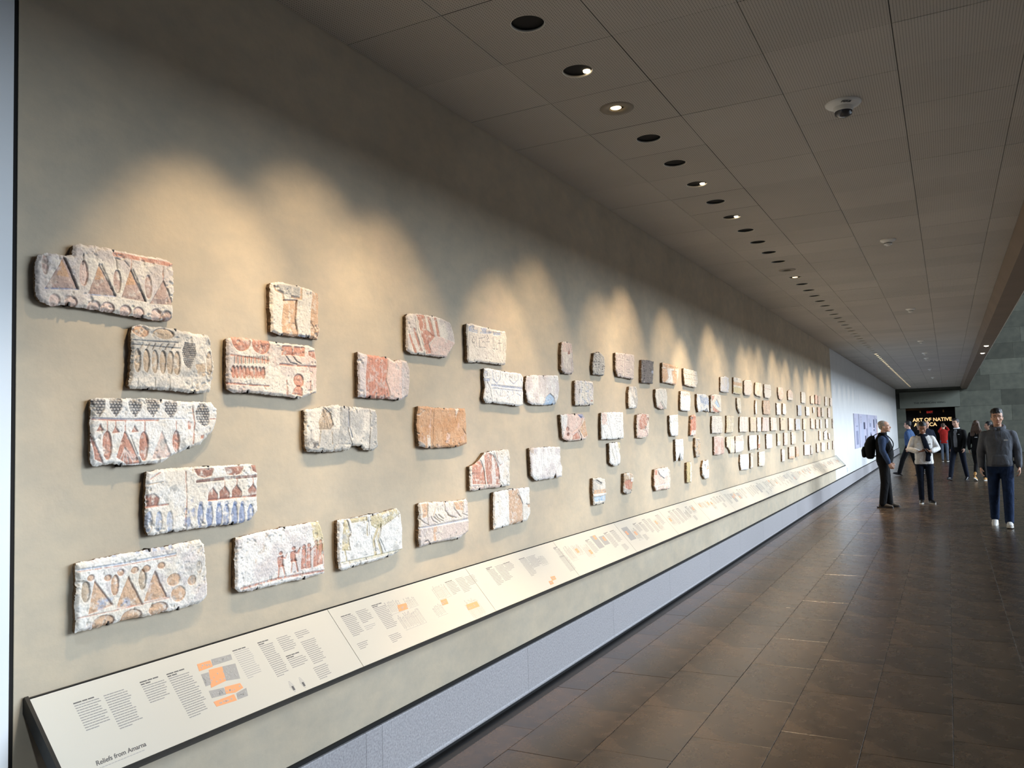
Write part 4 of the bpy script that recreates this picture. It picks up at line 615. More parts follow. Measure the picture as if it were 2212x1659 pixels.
def make_relief(idx, label, base, base2, t, oy, oz, flat, ops):
    t /= 1000.0; pts = pairs(flat); y_near = oy / 1000
    res = .0021 if y_near < 3.0 else .0025 if y_near < 4.4 else .0032 if y_near < 6.6 else .0038 if y_near < 9.4 else .0045 if y_near < 14 else .0055
    W = max(p[0] for p in pts); Hh = max(p[1] for p in pts)
    ys = np.arange(-2 * res, W + 2.5 * res, res); zs_ = np.arange(-2 * res, Hh + 2.5 * res, res)
    Y, Z = np.meshgrid(ys, zs_, indexing='ij'); ny, nz = Y.shape; sd = 31 * idx + 3
    nz_ = lambda mm, k, o=4: noise2(ny, nz, mm / 1000 / res, sd + k, o)
    D = sdist(Y, Z, pts) + (nz_(28, 1) - .5) * .008 + (nz_(9, 2, 2) - .5) * .0035
    edge = np.clip(D / .012, 0, 1)
    ht = t - .010 * (1 - edge) ** 2 + (nz_(45, 3, 5) - .5) * .007 + (nz_(9, 4, 3) - .5) * .0024 - np.clip(nz_(7, 9, 2) - .74, 0, 1) * .012
    m1 = np.clip((nz_(70, 5) - .42) * 5, 0, 1)[..., None]
    col = LIN[base] * (1 - .75 * m1) + LIN[base2] * .75 * m1
    col = col * (.93 + .14 * nz_(25, 6)[..., None])
    wear = nz_(16, 7, 4)
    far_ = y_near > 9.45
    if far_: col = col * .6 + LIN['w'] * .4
    k = 10
    for o in expand_ops(ops, W, Hh, sd):
        k += 1; dep = 0; depth_mask = None
        if o[0] in 'pe':
            if o[0] == 'p': pp = pairs(o[3]); ol = len(o) > 4
            else:
                _, c, dd, cx, cy, rx, ry = o[:7]; ol = len(o) > 7
                pp = [((cx + rx * math.cos(a * math.pi / 9)) / 1000, (cy + ry * math.sin(a * math.pi / 9)) / 1000) for a in range(18)]
            s = sdist(Y, Z, pp); c = LIN[o[1]]; cov = np.clip(.5 + s / res, 0, 1) * np.clip(2.1 - 2.4 * wear, .1, .85)
            col = col * (1 - cov[..., None]) + c * (.9 + .2 * nz_(30, k, 3)[..., None]) * cov[..., None]
            dep = o[2] * .0016 * np.clip(s / .002 + .5, 0, 1) * (1 - .55 * np.clip(s / .018, 0, 1))
            ht = ht - dep
            if ol:
                ring = np.clip(1.4 - np.abs(s) / .0016, 0, 1) * np.clip(1.7 - 1.5 * wear, 0, .75); ht = ht - ring * .0022
                kc = LIN['R'] if o[1] in 'rRop' else LIN['k']; col = col * (1 - .7 * ring[..., None]) + kc * .7 * ring[..., None]
        elif o[0] == 'l':
            s = o[2] / 2000 - seg_dist(Y, Z, pairs(o[4]), False); cov = np.clip(.5 + s / res, 0, 1) * np.clip(1.9 - 2.2 * wear, .05, .8)
            col = col * (1 - cov[..., None]) + LIN[o[1]] * cov[..., None]
            ht = ht - o[3] * .0015 * np.clip(s / .002 + .6, 0, 1)
        elif o[0] == 'g':
            pp = pairs(o[3]); s = sdist(Y, Z, pp); mk = np.clip(.5 + s / .002, 0, 1); pch = o[2] / 1000
            rowi = np.floor(Z / (pch * .8)); fy = (Y / pch + .5 * (rowi % 2)) % 1 - .5; fz = (Z / (pch * .8)) % 1 - .5
            rr2 = np.sqrt(fy ** 2 + fz ** 2); gap = np.clip((rr2 - .30) * 6, 0, 1)
            cv = (mk * (.42 + .5 * gap) * np.clip(1.9 - 1.7 * wear, .2, 1))[..., None]
            col = col * (1 - cv) + LIN[o[1]] * cv; ht = ht - mk * (.001 + .003 * gap)
        elif o[0] == 'n':
            nn = np.clip((noise2(ny, nz, o[3] / 1000 / res, sd + k + 77, 5, .65) - (1 - .28 - .3 * o[2])) * 7, 0, 1) * min(1, o[2] + .25)
            if len(o) > 4: nn = nn * np.clip(sdist(Y, Z, pairs(o[4])) / .012 + .5, 0, 1)
            col = col * (1 - nn[..., None]) + LIN[o[1]] * nn[..., None]; ht = ht - nn * .0012
    chip = np.clip((nz_(20, 8, 4) - .66) * 9, 0, 1) * np.clip(1.5 - D / .05, .25, 1)
    ht = ht - chip * .0045; col = col * (1 - .5 * chip[..., None]) + LIN['w'] * .9 * .5 * chip[..., None]
    ins = D > 0
    cell = ins[:-1, :-1] & ins[1:, :-1] & ins[1:, 1:] & ins[:-1, 1:]
    used = np.zeros_like(ins); used[:-1, :-1] |= cell; used[1:, :-1] |= cell; used[1:, 1:] |= cell; used[:-1, 1:] |= cell
    ids = -np.ones(ins.shape, int); ids[used] = np.arange(used.sum()); nf = int(used.sum())
    ci, cj = np.nonzero(cell)
    quads = np.stack([ids[ci, cj], ids[ci + 1, cj], ids[ci + 1, cj + 1], ids[ci, cj + 1]], 1)
    pad = np.pad(cell, 1)
    E_ = []
    for di, dj, a, b in ((-1, 0, (0, 1), (0, 0)), (1, 0, (1, 0), (1, 1)), (0, -1, (0, 0), (1, 0)), (0, 1, (1, 1), (0, 1))):
        nb = pad[ci + 1 + di, cj + 1 + dj]; q = ~nb
        E_.append(np.stack([ids[ci[q] + a[0], cj[q] + a[1]], ids[ci[q] + b[0], cj[q] + b[1]]], 1))
    E_ = np.concatenate(E_)
    gy, gz = np.gradient(D, res); g2 = np.maximum(gy * gy + gz * gz, .25)       # rim vertices slide out onto the broken edge
    full = np.zeros_like(ins); full[1:-1, 1:-1] = cell[:-1, :-1] & cell[1:, :-1] & cell[1:, 1:] & cell[:-1, 1:]
    mv = np.where(used & ~full, np.clip(D, 0, res * 1.1), 0)
    Y = Y - mv * gy / g2; Z = Z - mv * gz / g2
    V = np.stack([ht[used], Y[used], Z[used]], 1)
    bv = np.unique(E_); mp = -np.ones(nf, int); mp[bv] = np.arange(len(bv)); nb_ = len(bv)
    ring1 = V[bv].copy(); ring2 = V[bv].copy()
    cen = V.mean(0)
    ring2[:, 0] = 0; ring2[:, 1:] += (cen[1:] - ring2[:, 1:]) * .03
    V2 = np.concatenate([V, ring1, ring2])
    side = np.stack([E_[:, 0], E_[:, 0], E_[:, 1], E_[:, 1]], 1)
    side = np.stack([mp[E_[:, 1]] + nf, mp[E_[:, 0]] + nf, mp[E_[:, 0]] + nf + nb_, mp[E_[:, 1]] + nf + nb_], 1)
    F = np.concatenate([quads, side]); n = len(F)
    me = bpy.data.meshes.new('stone_relief')
    me.vertices.add(len(V2)); me.vertices.foreach_set('co', V2.astype(np.float32).ravel())
    me.loops.add(n * 4); me.loops.foreach_set('vertex_index', F.astype(np.int32).ravel())
    me.polygons.add(n); me.polygons.foreach_set('loop_start', np.arange(0, n * 4, 4, dtype=np.int32))
    me.polygons.foreach_set('loop_total', np.full(n, 4, np.int32))
    mi = np.zeros(n, np.int32); mi[len(quads):] = 1; me.materials.append(M_PIG); me.materials.append(M_SIDE)
    me.polygons.foreach_set('material_index', mi); me.polygons.foreach_set('use_smooth', mi == 0)
    me.update(calc_edges=True); me.validate()
    at = me.attributes.new('pigment', 'FLOAT_COLOR', 'POINT')
    C4 = np.ones((len(V2), 4), np.float32); C4[:nf, :3] = np.clip(col[used], 0, .92); C4[nf:, :3] = .2
    at.data.foreach_set('color', C4.ravel())
    o = link_obj('stone_relief', me, None, (XW, oy / 1000, oz / 1000))
    tag(o, label, 'relief', 'carved stone reliefs on the plaster wall')
    if y_near < 6.6 and W > .2:                              # small dark holding pins
        for u, top in ((.22, 0), (.74, 0), (.52, 1)):
            iy = int(u * (ny - 1)); col_ = np.nonzero(used[iy])[0]
            if not len(col_): continue
            ze = zs_[col_[-1]] if top else zs_[col_[0]]
            b = MB(); d = .006
            if top: b.box(0, -.003, -.006, t - .004, .003, .002); b.box(t - .008, -.003, -.012, t - .0025, .003, .002)
            else: b.box(0, -.003, -.003, t - .002, .003, .004); b.box(t - .008, -.003, -.003, t - .001, .003, .010)
            b.build('holding_pin', M_CLIP, o, (0, ys[iy], ze))
    return o
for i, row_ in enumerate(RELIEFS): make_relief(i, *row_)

# ------------------------------------------------------------------ reading rail
BXr, BZr, FXr, FZr = -2.440, .914, -2.243, .686
SL = math.hypot(FXr - BXr, FZr - BZr); DV = Vector((FXr - BXr, 0, FZr - BZr)) / SL; NV = Vector((-DV.z, 0, DV.x))
RY0, RY1 = 1.51, 21.42
def rail_pt(y, s, h): return Vector((BXr, y, BZr)) + DV * s + NV * h
rail = tag(empty('reading_rail', (XW, RY0, .9)), 'long sloping white text rail with dark metal edges below the reliefs', 'rail')
M_RAILMETAL = mat('dark_bronze_edge', (52, 52, 50), .38, .08, 20, metal=.6)
M_PANEL = mat('white_graphic_panel', (198, 194, 182), .35, .015, 1, spec=.5)
M_INK = mat('grey_ink', (136, 134, 132), .5, 0); M_INKD = mat('dark_ink', (88, 86, 85), .5, 0); M_INKL = mat('light_grey_ink', (168, 166, 162), .5, 0)
M_ORANGE = mat('orange_ink', (230, 156, 108), .5, .02); M_GREYBLK = mat('grey_print', (156, 154, 150), .5, .05, 60)
def slant_box(b, y0, y1, s0, s1, h0, h1, mi=0):
    v = [rail_pt(y, s, h) - Vector((XW, RY0, .9)) for h in (h0, h1) for y, s in ((y0, s0), (y1, s0), (y1, s1), (y0, s1))]
    b.add(v, [(0, 3, 2, 1), (4, 5, 6, 7), (0, 1, 5, 4), (1, 2, 6, 5), (2, 3, 7, 6), (3, 0, 4, 7)], mi)
def rail_part(name, boxes, m, parent=None):
    b = MB()
    for q in boxes: slant_box(b, *q)
    o = b.build(name, m, parent if parent is not None else rail)
    return o
rail_part('front_edge', [(RY0, RY1, SL - .001, SL + .010, -.024, .004)], M_RAILMETAL)
rail_part('back_edge', [(RY0, RY1, -.004, 0, -.02, .002)], M_RAILMETAL)
rail_part('end_cap', [(RY0 - .012, RY0, -.008, SL + .014, -.034, .004)], M_RAILMETAL)
rail_part('end_cap', [(RY1, RY1 + .01, -.008, SL + .014, -.03, .004)], M_RAILMETAL)
rail_part('tray', [(RY0, RY1, 0, SL, -.03, -.012)], M_RAILMETAL)
for k in range(9):
    y = 2.2 + k * 2.3
    b = MB(); o_ = Vector((XW, RY0, .9))
    pf = [rail_pt(y, .01, -.03) - o_, rail_pt(y, .2, -.03) - o_, Vector((0, y - RY0, rail_pt(y, .2, 0).z - .9 - .06)), Vector((0, y - RY0, rail_pt(y, 0, 0).z - .9 - .02))]
    b.add([p + Vector((0, dy, 0)) for dy in (0, .03) for p in pf], [(0, 1, 2, 3), (7, 6, 5, 4), (0, 4, 5, 1), (1, 5, 6, 2), (2, 6, 7, 3), (3, 7, 4, 0)])
    b.build('bracket', M_RAILMETAL, rail)
pseams = [RY0] + [2.83 + 1.16 * k for k in range(17) if 2.83 + 1.16 * k < RY1 - .3] + [RY1]
prints = list(PRINT)
rr = random.Random(21)
for k in range(3, len(pseams) - 1):                          # panels farther along: columns of print, diagrams, orange patches
    a, c = pseams[k], pseams[k + 1]; s = a + .06
    while s < c - .16:
        wd = rr.uniform(.085, .115)
        if s + wd > c - .03: break
        q = rr.random()
        if q < .68:
            t0 = rr.choice((.05, .07, .06)); hgt = rr.uniform(.07, .17); prints.append(('t', s, t0, wd, hgt, rr.choice((0, 1, 2)), 1))
            if hgt < .12 and rr.random() < .6: prints.append(('t', s + .01, t0 + hgt + .02, wd * .9, .06, 0, 1))
        else:
            g = rr.choice('sgs'); t0 = rr.uniform(.05, .1); hgt = rr.uniform(.07, .13)
            prints.append(('q', g, [s, t0, s + wd * 1.2, t0, s + wd * 1.2, t0 + hgt, s, t0 + hgt]))
            if rr.random() < .75:
                os_ = s + rr.uniform(0, .06); ot = t0 + rr.uniform(0, hgt * .6); prints.append(('q', 'o', [os_, ot, os_ + .04, ot, os_ + .04, ot + .035, os_, ot + .035]))
            s += .02
        s += wd + .022
for k in range(len(pseams) - 1):
    a, c = pseams[k], pseams[k + 1]
    pn = rail_part('panel', [(a + .0015, c - .0015, .002, SL - .003, -.012, 0)], M_PANEL)
    bt, bh, bl, bs = (MB() for _ in range(4))
    for pr in prints:
        s0 = pr[2][0] if pr[0] == 'q' else pr[1]
        if not (a <= s0 < c): continue
        if pr[0] == 't':
            _, s, t0, wd, hgt, head, tone = pr; n = max(2, int(hgt / .0085)); tgt = bt if tone else bl
            for i in range(n):
                tt = t0 + i * .0085
                if head and i < head: [slant_box(bh, s + wd * u0, s + wd * u1, tt - .001, tt + .003, .0002, .0005) for u0, u1 in (((0, .3), (.33, .52), (.55, .78)) if i == 0 else ((0, .16), (.19, .4)))]; continue
                w_ = wd * (rr.uniform(.82, 1.0) if i < n - 1 else rr.uniform(.3, .8)); x = s
                while x < s + w_ - .003:                     # words of one line
                    wl_ = rr.uniform(.006, .017); slant_box(tgt, x, min(x + wl_, s + w_), tt, tt + .0027, .0002, .0005); x += wl_ + .0016
        elif pr[0] == 'q':
            q = pr[2]; P4 = [(q[i], q[i + 1]) for i in range(0, len(q), 2)]
            if pr[1] == 's':                                 # thin drawn figures
                x0 = min(p[0] for p in P4); x1 = max(p[0] for p in P4); t0 = min(p[1] for p in P4); t1 = max(p[1] for p in P4); x = x0
                while x < x1:
                    ta = t0 + rr.uniform(0, .3) * (t1 - t0); tb = t1 - rr.uniform(0, .15) * (t1 - t0)
                    slant_box(bs, x, x + .0016, ta, tb, .0002, .0005); slant_box(bs, x - .003, x + .005, ta + (tb - ta) * .3, ta + (tb - ta) * .3 + .0016, .0002, .0005); slant_box(bs, x - .001, x + .004, ta - .004, ta + .003, .0002, .0005)
                    x += rr.uniform(.007, .014)
                slant_box(bs, x0, x1, t1, t1 + .0016, .0002, .0005)
            else:
                tgt = MB(); h = .0006 if pr[1] == 'o' else .0003
                v = [rail_pt(p[0], p[1], hh) - Vector((XW, RY0, .9)) for hh in (.0001, h) for p in P4]; n4 = len(P4)
                tgt.add(v, [tuple(range(n4 - 1, -1, -1)), tuple(range(n4, 2 * n4))] + [(i, (i + 1) % n4, n4 + (i + 1) % n4, n4 + i) for i in range(n4)])
                tgt.build('orange_patch' if pr[1] == 'o' else 'grey_diagram', M_ORANGE if pr[1] == 'o' else M_GREYBLK, pn)
                xs_ = [p[0] for p in P4]; ts_ = [p[1] for p in P4]
                if max(xs_) - min(xs_) > .025:
                    for _ in range(7 if pr[1] == 'o' else 16):   # little figures drawn in the diagram
                        x = rr.uniform(min(xs_) + .005, max(xs_) - .012); tt = rr.uniform(min(ts_) + .008, max(ts_) - .012)
                        slant_box(bs, x, x + rr.uniform(.003, .006), tt, tt + .006, .0007, .0009)
        elif pr[0] == 'f':
            for i in range(9): slant_box(bl, pr[1] - .012 + .002 * abs(i - 4), pr[1] + .012 - .002 * abs(i - 4), pr[2] - .022 + i * .0055, pr[2] - .0195 + i * .0055, .0002, .0005)
            slant_box(bh, pr[1] - .004, pr[1] + .006, pr[2], pr[2] + .018, .0002, .0006)
    for mbk, nm, mm in ((bt, 'printed_text', M_INK), (bh, 'printed_heading', M_INKD), (bl, 'light_print', M_INKL), (bs, 'line_drawing', M_INKL)):
        if mbk.f: tag(mbk.build(nm, mm, pn), kind='stuff')
    if k == 0:
        Mx = Matrix((Vector((0, 1, 0)), -DV, NV)).transposed().to_4x4(); Mx.translation = rail_pt(1.607, .264, .0003) - Vector((XW, RY0, .9))
        text_mesh('title_lettering', 'Reliefs from Amarna', .0205, M_INKD, pn, Mx, .0002, shear=.15, bold=.0003)
        b = MB(); x = 1.61
        while x < 1.76: slant_box(b, x, x + .008, .273, .2755, .0002, .0005); x += .0105
        tag(b.build('subtitle_line', M_INKL, pn), kind='stuff')

# ------------------------------------------------------------------ downlights along the ceiling
ORD = 'first second third fourth fifth sixth seventh eighth ninth tenth eleventh twelfth thirteenth fourteenth fifteenth sixteenth seventeenth eighteenth nineteenth twentieth'.split()
TENS = {20: 'twenty', 30: 'thirty', 40: 'forty', 50: 'fifty', 60: 'sixty', 70: 'seventy'}
def ordinal(n):
    if n <= 20: return ORD[n - 1]
    t = n // 10 * 10
    if n == t: return {30: 'thirtieth', 40: 'fortieth', 50: 'fiftieth', 60: 'sixtieth', 70: 'seventieth'}[t]
    return TENS[t] + '-' + ORD[n - t - 1]
M_CAN = mat('black_lamp_can', (10, 9, 8), .6, .1)
M_RIM = mat('white_can_rim', (226, 220, 206), .5, .02)
M_PLATE = mat('grey_trim_plate', (132, 124, 110), .6, .05)
M_LENS = mat('lamp_glow', (255, 226, 176), .5, 0, emit=2.5)
M_LENSDIM = mat('lamp_glint', (255, 232, 196), .5, 0, emit=3.0)
can = MB(); can.lathe([(.0785, .001), (.0785, .15), (.002, .15)], 28, cap=False); can_me = can.mesh('can', M_CAN)
rim = MB(); rim.lathe([(.0805, -.0012), (.0785, -.0016), (.076, .002), (.076, .009), (.0785, .009)], 32, cap=False); rim_me = rim.mesh('rim', M_RIM)
lens = MB(); lens.lathe([(.034, .003), (.03, .001), (.015, .0), (.001, -.0005)], 24); lens_me = lens.mesh('lens', M_LENS)
glint = MB(); glint.lathe([(.02, .012), (.018, .004), (.001, .002)], 16); glint_me = glint.mesh('lamp', M_LENSDIM)
plate = MB(); plate.lathe([(.046, .012), (.046, -.003), (.096, -.004), (.1, 0)], 36, cap=False); plate_me = plate.mesh('trim_plate', M_PLATE)
for i, y in enumerate(LAMPS):
    if i < 1 or y > 48.5: continue
    n = i - 1                                                 # place in the row, counted from the nearest one in the picture
    lit = y > 23.6 or i == 39
    plated = i in (4, 14)
    word = 'flat grey plated' if plated else 'glowing' if (lit or i == 15) else 'black open'
    t = tag(empty('downlight', (LAMP_X, y, ZC)), '%s round ceiling downlight, %s of the row from the near end' % (word, ordinal(i)), 'light', 'downlights along the wall')
    link_obj('can', can_me, t)
    if plated: link_obj('trim_plate', plate_me, t)
    else: link_obj('rim', rim_me, t)
    if lit or i == 15: link_obj('lens', lens_me, t)
    elif i in (3, 7, 9): link_obj('lamp', glint_me, t, (.03, .052, .004))
    elif i == 4: o = link_obj('lamp', lens_me, t, (-.008, .006, .004)); o.scale = (.95, .95, 1)

# ------------------------------------------------------------------ smoke detectors
M_DET = mat('detector_plastic', (236, 233, 225), .5, .02); M_CLEAR = mat('strobe_lens', (70, 70, 74), .15, .1)
for i, (y, lab) in enumerate(((5.11, 'white ceiling fire alarm with clear strobe lens, marked FIRE'), (9.21, 'white smoke detector on the ceiling, nearest one beyond the FIRE alarm'), (15.03, 'white smoke detector on the ceiling, second beyond the FIRE alarm'), (21.07, 'white smoke detector on the ceiling, third beyond the FIRE alarm'), (24.8, 'wide pale smoke detector on the ceiling, nearer of the close pair'), (26.8, 'small pale smoke detector on the ceiling, farther of the close pair'), (32.5, 'small smoke detector on the ceiling, second from the far end'), (38.5, 'tiny smoke detector on the ceiling nearest the far wall'))):
    t = tag(empty('fire_alarm' if i == 0 else 'smoke_detector', (-.44, y, ZC)), lab, 'alarm')
    b = MB(); r0 = .1 if i in (0,) else .075
    b.lathe([(r0, .0), (r0, -.006), (r0 * .93, -.014), (r0 * .62, -.024), (r0 * .55, -.026)], 36, cap=False); b.build('base', M_DET, t)
    b = MB(); b.lathe([(r0 * .56, -.02), (r0 * .54, -.045), (r0 * .5, -.052), (r0 * .05, -.054)], 30); b.build('body', M_DET, t)
    if i == 0:
        b = MB(); b.lathe([(r0 * .5, -.05), (r0 * .46, -.07), (r0 * .25, -.08), (.001, -.082)], 24); b.build('strobe_lens', M_CLEAR, t)
        Mx = Matrix((Vector((.884, .467, 0)), Vector((.467, -.884, 0)), Vector((0, 0, -1)))).transposed().to_4x4(); Mx.translation = Vector((.467 * .070 - .014, -.884 * .070 - .008, -.0212))
        text_mesh('lettering', 'FIRE', .030, M_INKD, t, Mx, .0012, 'CENTER', bold=.0008)
    else:
        b = MB(); b.lathe([(r0 * .545, -.036), (r0 * .55, -.036), (r0 * .55, -.042), (r0 * .545, -.042)], 30, cap=False); b.build('vent_slot', M_DARK, t)
        b = MB(); b.lathe([(r0 * .3, -.053), (r0 * .26, -.062), (.001, -.064)], 20); b.build('sensor_cap', M_DET, t)

# ------------------------------------------------------------------ posters and outlet on the white wall
M_POST = mat('poster_print', (176, 182, 202), .5, .05, 1.2, col2=(196, 190, 208)); M_POSTD = mat('poster_picture', (74, 76, 98), .5, .15, 9); M_POSTP = mat('poster_pale_picture', (140, 142, 166), .5, .15, 9); M_POSTR = mat('poster_red_picture', (190, 150, 140), .5, .1, 5)
POSTERS = [(26.2, 27.45, 'nearest and plainest of the grey-blue posters on the white wall', [('p', .25, .5, .8, .9), ('p', .3, .35, .8, .38)]),
           (27.75, 30.45, 'wide grey-blue poster with a dark standing figure on the white wall', [('d', .5, .25, .72, .47), ('p', .84, .45, .98, .8), ('d', .62, .68, .78, .86), ('p', .1, .08, .3, .1)]),
           (30.75, 33.7, 'grey-blue poster with four dark pictures on the white wall', [('p', .22, .28, .45, .41), ('d', .8, .15, .97, .45), ('d', .8, .5, .95, .57), ('p', .25, .6, .5, .75)]),
           (34.0, 35.1, 'narrow poster with reddish stripes, farthest on the white wall', [('d', .5, .14, .8, .3), ('r', .55, .32, .9, .8), ('p', .1, .1, .3, .9)])]
for y0, y1, lab, pics in POSTERS:
    t = tag(empty('exhibition_poster', (XW - .006, y0, .95)), lab, 'poster', 'posters on the white wall')
    b = MB(); b.bevbox(0, 0, 0, .03, y1 - y0, 1.04, .003, axis='x+'); b.build('board', M_POST, t)
    for q, u0, v0, u1, v1 in pics:
        b = MB(); w_ = y1 - y0; b.box(.03, u0 * w_, (1 - v1) * 1.04, .0312, u1 * w_, (1 - v0) * 1.04); b.build('picture', {'d': M_POSTD, 'p': M_POSTP, 'r': M_POSTR}[q], t)
    b = MB()
    for i in range(9): b.box(.03, .12 * w_, .9 - i * .018, .0306, (.12 + .2 * rr.uniform(.6, 1)) * w_, .905 - i * .018)
    tag(b.build('printed_text', M_INK, t), kind='stuff')
ou = tag(empty('wall_outlet', (XW - .006, 23.8, .39)), 'small grey outlet plate low on the white wall past the rail', 'outlet')
b = MB(); b.bevbox(0, 0, 0, .012, .085, .13, .004, axis='x+'); b.build('plate', M_PALE, ou)
b = MB(); b.box(.012, .028, .022, .0135, .057, .055); b.box(.012, .028, .075, .0135, .057, .108); b.build('socket', M_DARK, ou)

# ------------------------------------------------------------------ people
M_SKIN = mat('skin_light', (205, 160, 135), .55, .05, 20); M_SKIN2 = mat('skin_tan', (150, 104, 78), .55, .05, 20); M_SKIN3 = mat('skin_warm', (196, 150, 122), .55, .05, 20)
M_HAIRK = mat('black_hair', (20, 17, 16), .5, .25, 60, bump=.5, bscale=140); M_HAIRG = mat('grey_hair', (150, 140, 128), .6, .2, 60, bump=.4, bscale=140); M_HAIRB = mat('brown_hair', (72, 50, 34), .55, .3, 45, bump=.6, bscale=90); M_HAIRL = mat('blond_hair', (150, 122, 84), .55, .2, 50, bump=.5, bscale=90)
M_EYE = mat('dark_eye', (34, 26, 22), .2, 0); M_LIP = mat('lips', (160, 96, 86), .5, .05); M_BROW = mat('dark_brow', (40, 30, 26), .7, 0); M_BROWG = mat('grey_brow', (150, 138, 126), .7, 0)
def cloth(name, col, var=.12): return mat(name, col, .85, var, 14, bump=.25, bscale=220, spec=.2)
def fold_bump(m, scale=9.0, strength=.55):
    """soft creases of worn cloth"""
    nt = m.node_tree; p = nt.nodes['Principled BSDF']
    tc = nt.nodes.new('ShaderNodeTexCoord'); mp = nt.nodes.new('ShaderNodeMapping'); mp.inputs['Scale'].default_value = (1.6, 1.6, .8)
    n = nt.nodes.new('ShaderNodeTexNoise'); n.inputs['Scale'].default_value = scale; n.inputs['Detail'].default_value = 2; n.inputs['Distortion'].default_value = .8
    nt.links.new(tc.outputs['Object'], mp.inputs['Vector']); nt.links.new(mp.outputs['Vector'], n.inputs['Vector'])
    b = nt.nodes.new('ShaderNodeBump'); b.inputs['Strength'].default_value = strength; b.inputs['Distance'].default_value = .03
    nt.links.new(n.outputs['Fac'], b.inputs['Height'])
    if p.inputs['Normal'].links: nt.links.new(p.inputs['Normal'].links[0].from_socket, b.inputs['Normal'])
    nt.links.new(b.outputs['Normal'], p.inputs['Normal'])
    return m
M_HOODIE = fold_bump(cloth('grey_marl_fleece', (94, 97, 103))); M_JEANS = fold_bump(cloth('blue_denim', (28, 44, 72), .25)); M_NAVY = fold_bump(cloth('navy_cloth', (18, 24, 38))); M_BLACK = fold_bump(cloth('black_cloth', (11, 11, 13)))
M_WHITEJ = fold_bump(cloth('white_denim', (222, 220, 216), .05)); M_SHIRT = fold_bump(cloth('slate_blue_shirt', (52, 66, 92))); M_DENIMJ = fold_bump(cloth('blue_denim_jacket', (60, 82, 116))); M_RED = fold_bump(cloth('red_knit', (150, 32, 26))); M_GREYJ = fold_bump(cloth('grey_jeans', (84, 92, 104)))
M_SHIRTW = cloth('white_shirt', (225, 226, 228), .03); M_VEST = cloth('grey_vest', (120, 122, 126)); M_SHOEK = mat('black_leather', (22, 19, 18), .35, .1); M_SHOEB = mat('brown_suede', (78, 68, 56), .7, .1); M_SHOEW = mat('white_leather', (226, 224, 218), .45, .04); M_TANB = mat('tan_boot_leather', (176, 128, 64), .6, .1); M_SOLE = mat('pale_sole', (200, 196, 186), .6, .05); M_PACK = cloth('black_nylon', (14, 14, 15)); M_PHONE = mat('phone_glass', (14, 14, 16), .15, 0)
DG = bpy.context.evaluated_depsgraph_get
def fuse(name, shapes, m, parent, voxel=.011, smooth=3):
    """overlapping closed shapes grown together into one continuous surface"""
    vs = []; fs = []
    for v, f in shapes:
        b = len(vs); vs += [tuple(p) for p in v]; fs += [[i + b for i in q] for q in f]
    me = bpy.data.meshes.new(name); me.from_pydata(vs, [], fs)
    bm = bmesh.new(); bm.from_mesh(me); bmesh.ops.recalc_face_normals(bm, faces=bm.faces); bm.to_mesh(me); bm.free()
    o = bpy.data.objects.new(name, me); COL.objects.link(o)
    md = o.modifiers.new('r', 'REMESH'); md.mode = 'VOXEL'; md.voxel_size = voxel; md.use_smooth_shade = True
    if smooth:
        sm = o.modifiers.new('s', 'SMOOTH'); sm.factor = .5; sm.iterations = smooth
    me2 = bpy.data.meshes.new_from_object(o.evaluated_get(DG())); me2.name = name
    bpy.data.objects.remove(o); bpy.data.meshes.remove(me)
    me2.materials.clear(); me2.materials.append(m)
    me2.polygons.foreach_set('use_smooth', [True] * len(me2.polygons))
    return link_obj(name, me2, parent)
def ell(c, r, rot=None, n=12):
    v = []; f = []; M = rot if rot is not None else Matrix.Identity(3)
    for i in range(n + 1):
        th = math.pi * i / n
        for k in range(n):
            a = 2 * math.pi * k / n
            v.append(tuple(Vector(c) + M @ Vector((r[0] * math.sin(th) * math.cos(a), r[1] * math.sin(th) * math.sin(a), r[2] * math.cos(th)))))
    for i in range(n):
        for k in range(n):
            j = (k + 1) % n; f.append((i * n + k, i * n + j, (i + 1) * n + j, (i + 1) * n + k))
    return v, f
def tf(shape, M): return ([tuple(M @ Vector(p)) for p in shape[0]], shape[1])
def loft(levels, n=18):
    """stack of ellipses (z, half width, half depth, forward offset)"""
    v = []; f = []
    for z, a, b, o in levels:
        for k in range(n):
            t = 2 * math.pi * k / n; c, s = math.cos(t), math.sin(t)
            c = math.copysign(abs(c) ** .85, c); s = math.copysign(abs(s) ** .85, s)
            v.append((a * c, o + b * s, z))
    for i in range(len(levels) - 1):
        for k in range(n): j = (k + 1) % n; f.append((i * n + k, i * n + j, (i + 1) * n + j, (i + 1) * n + k))
    f.append(tuple(range(n - 1, -1, -1))); f.append(tuple(range((len(levels) - 1) * n, len(levels) * n)))
    return v, f
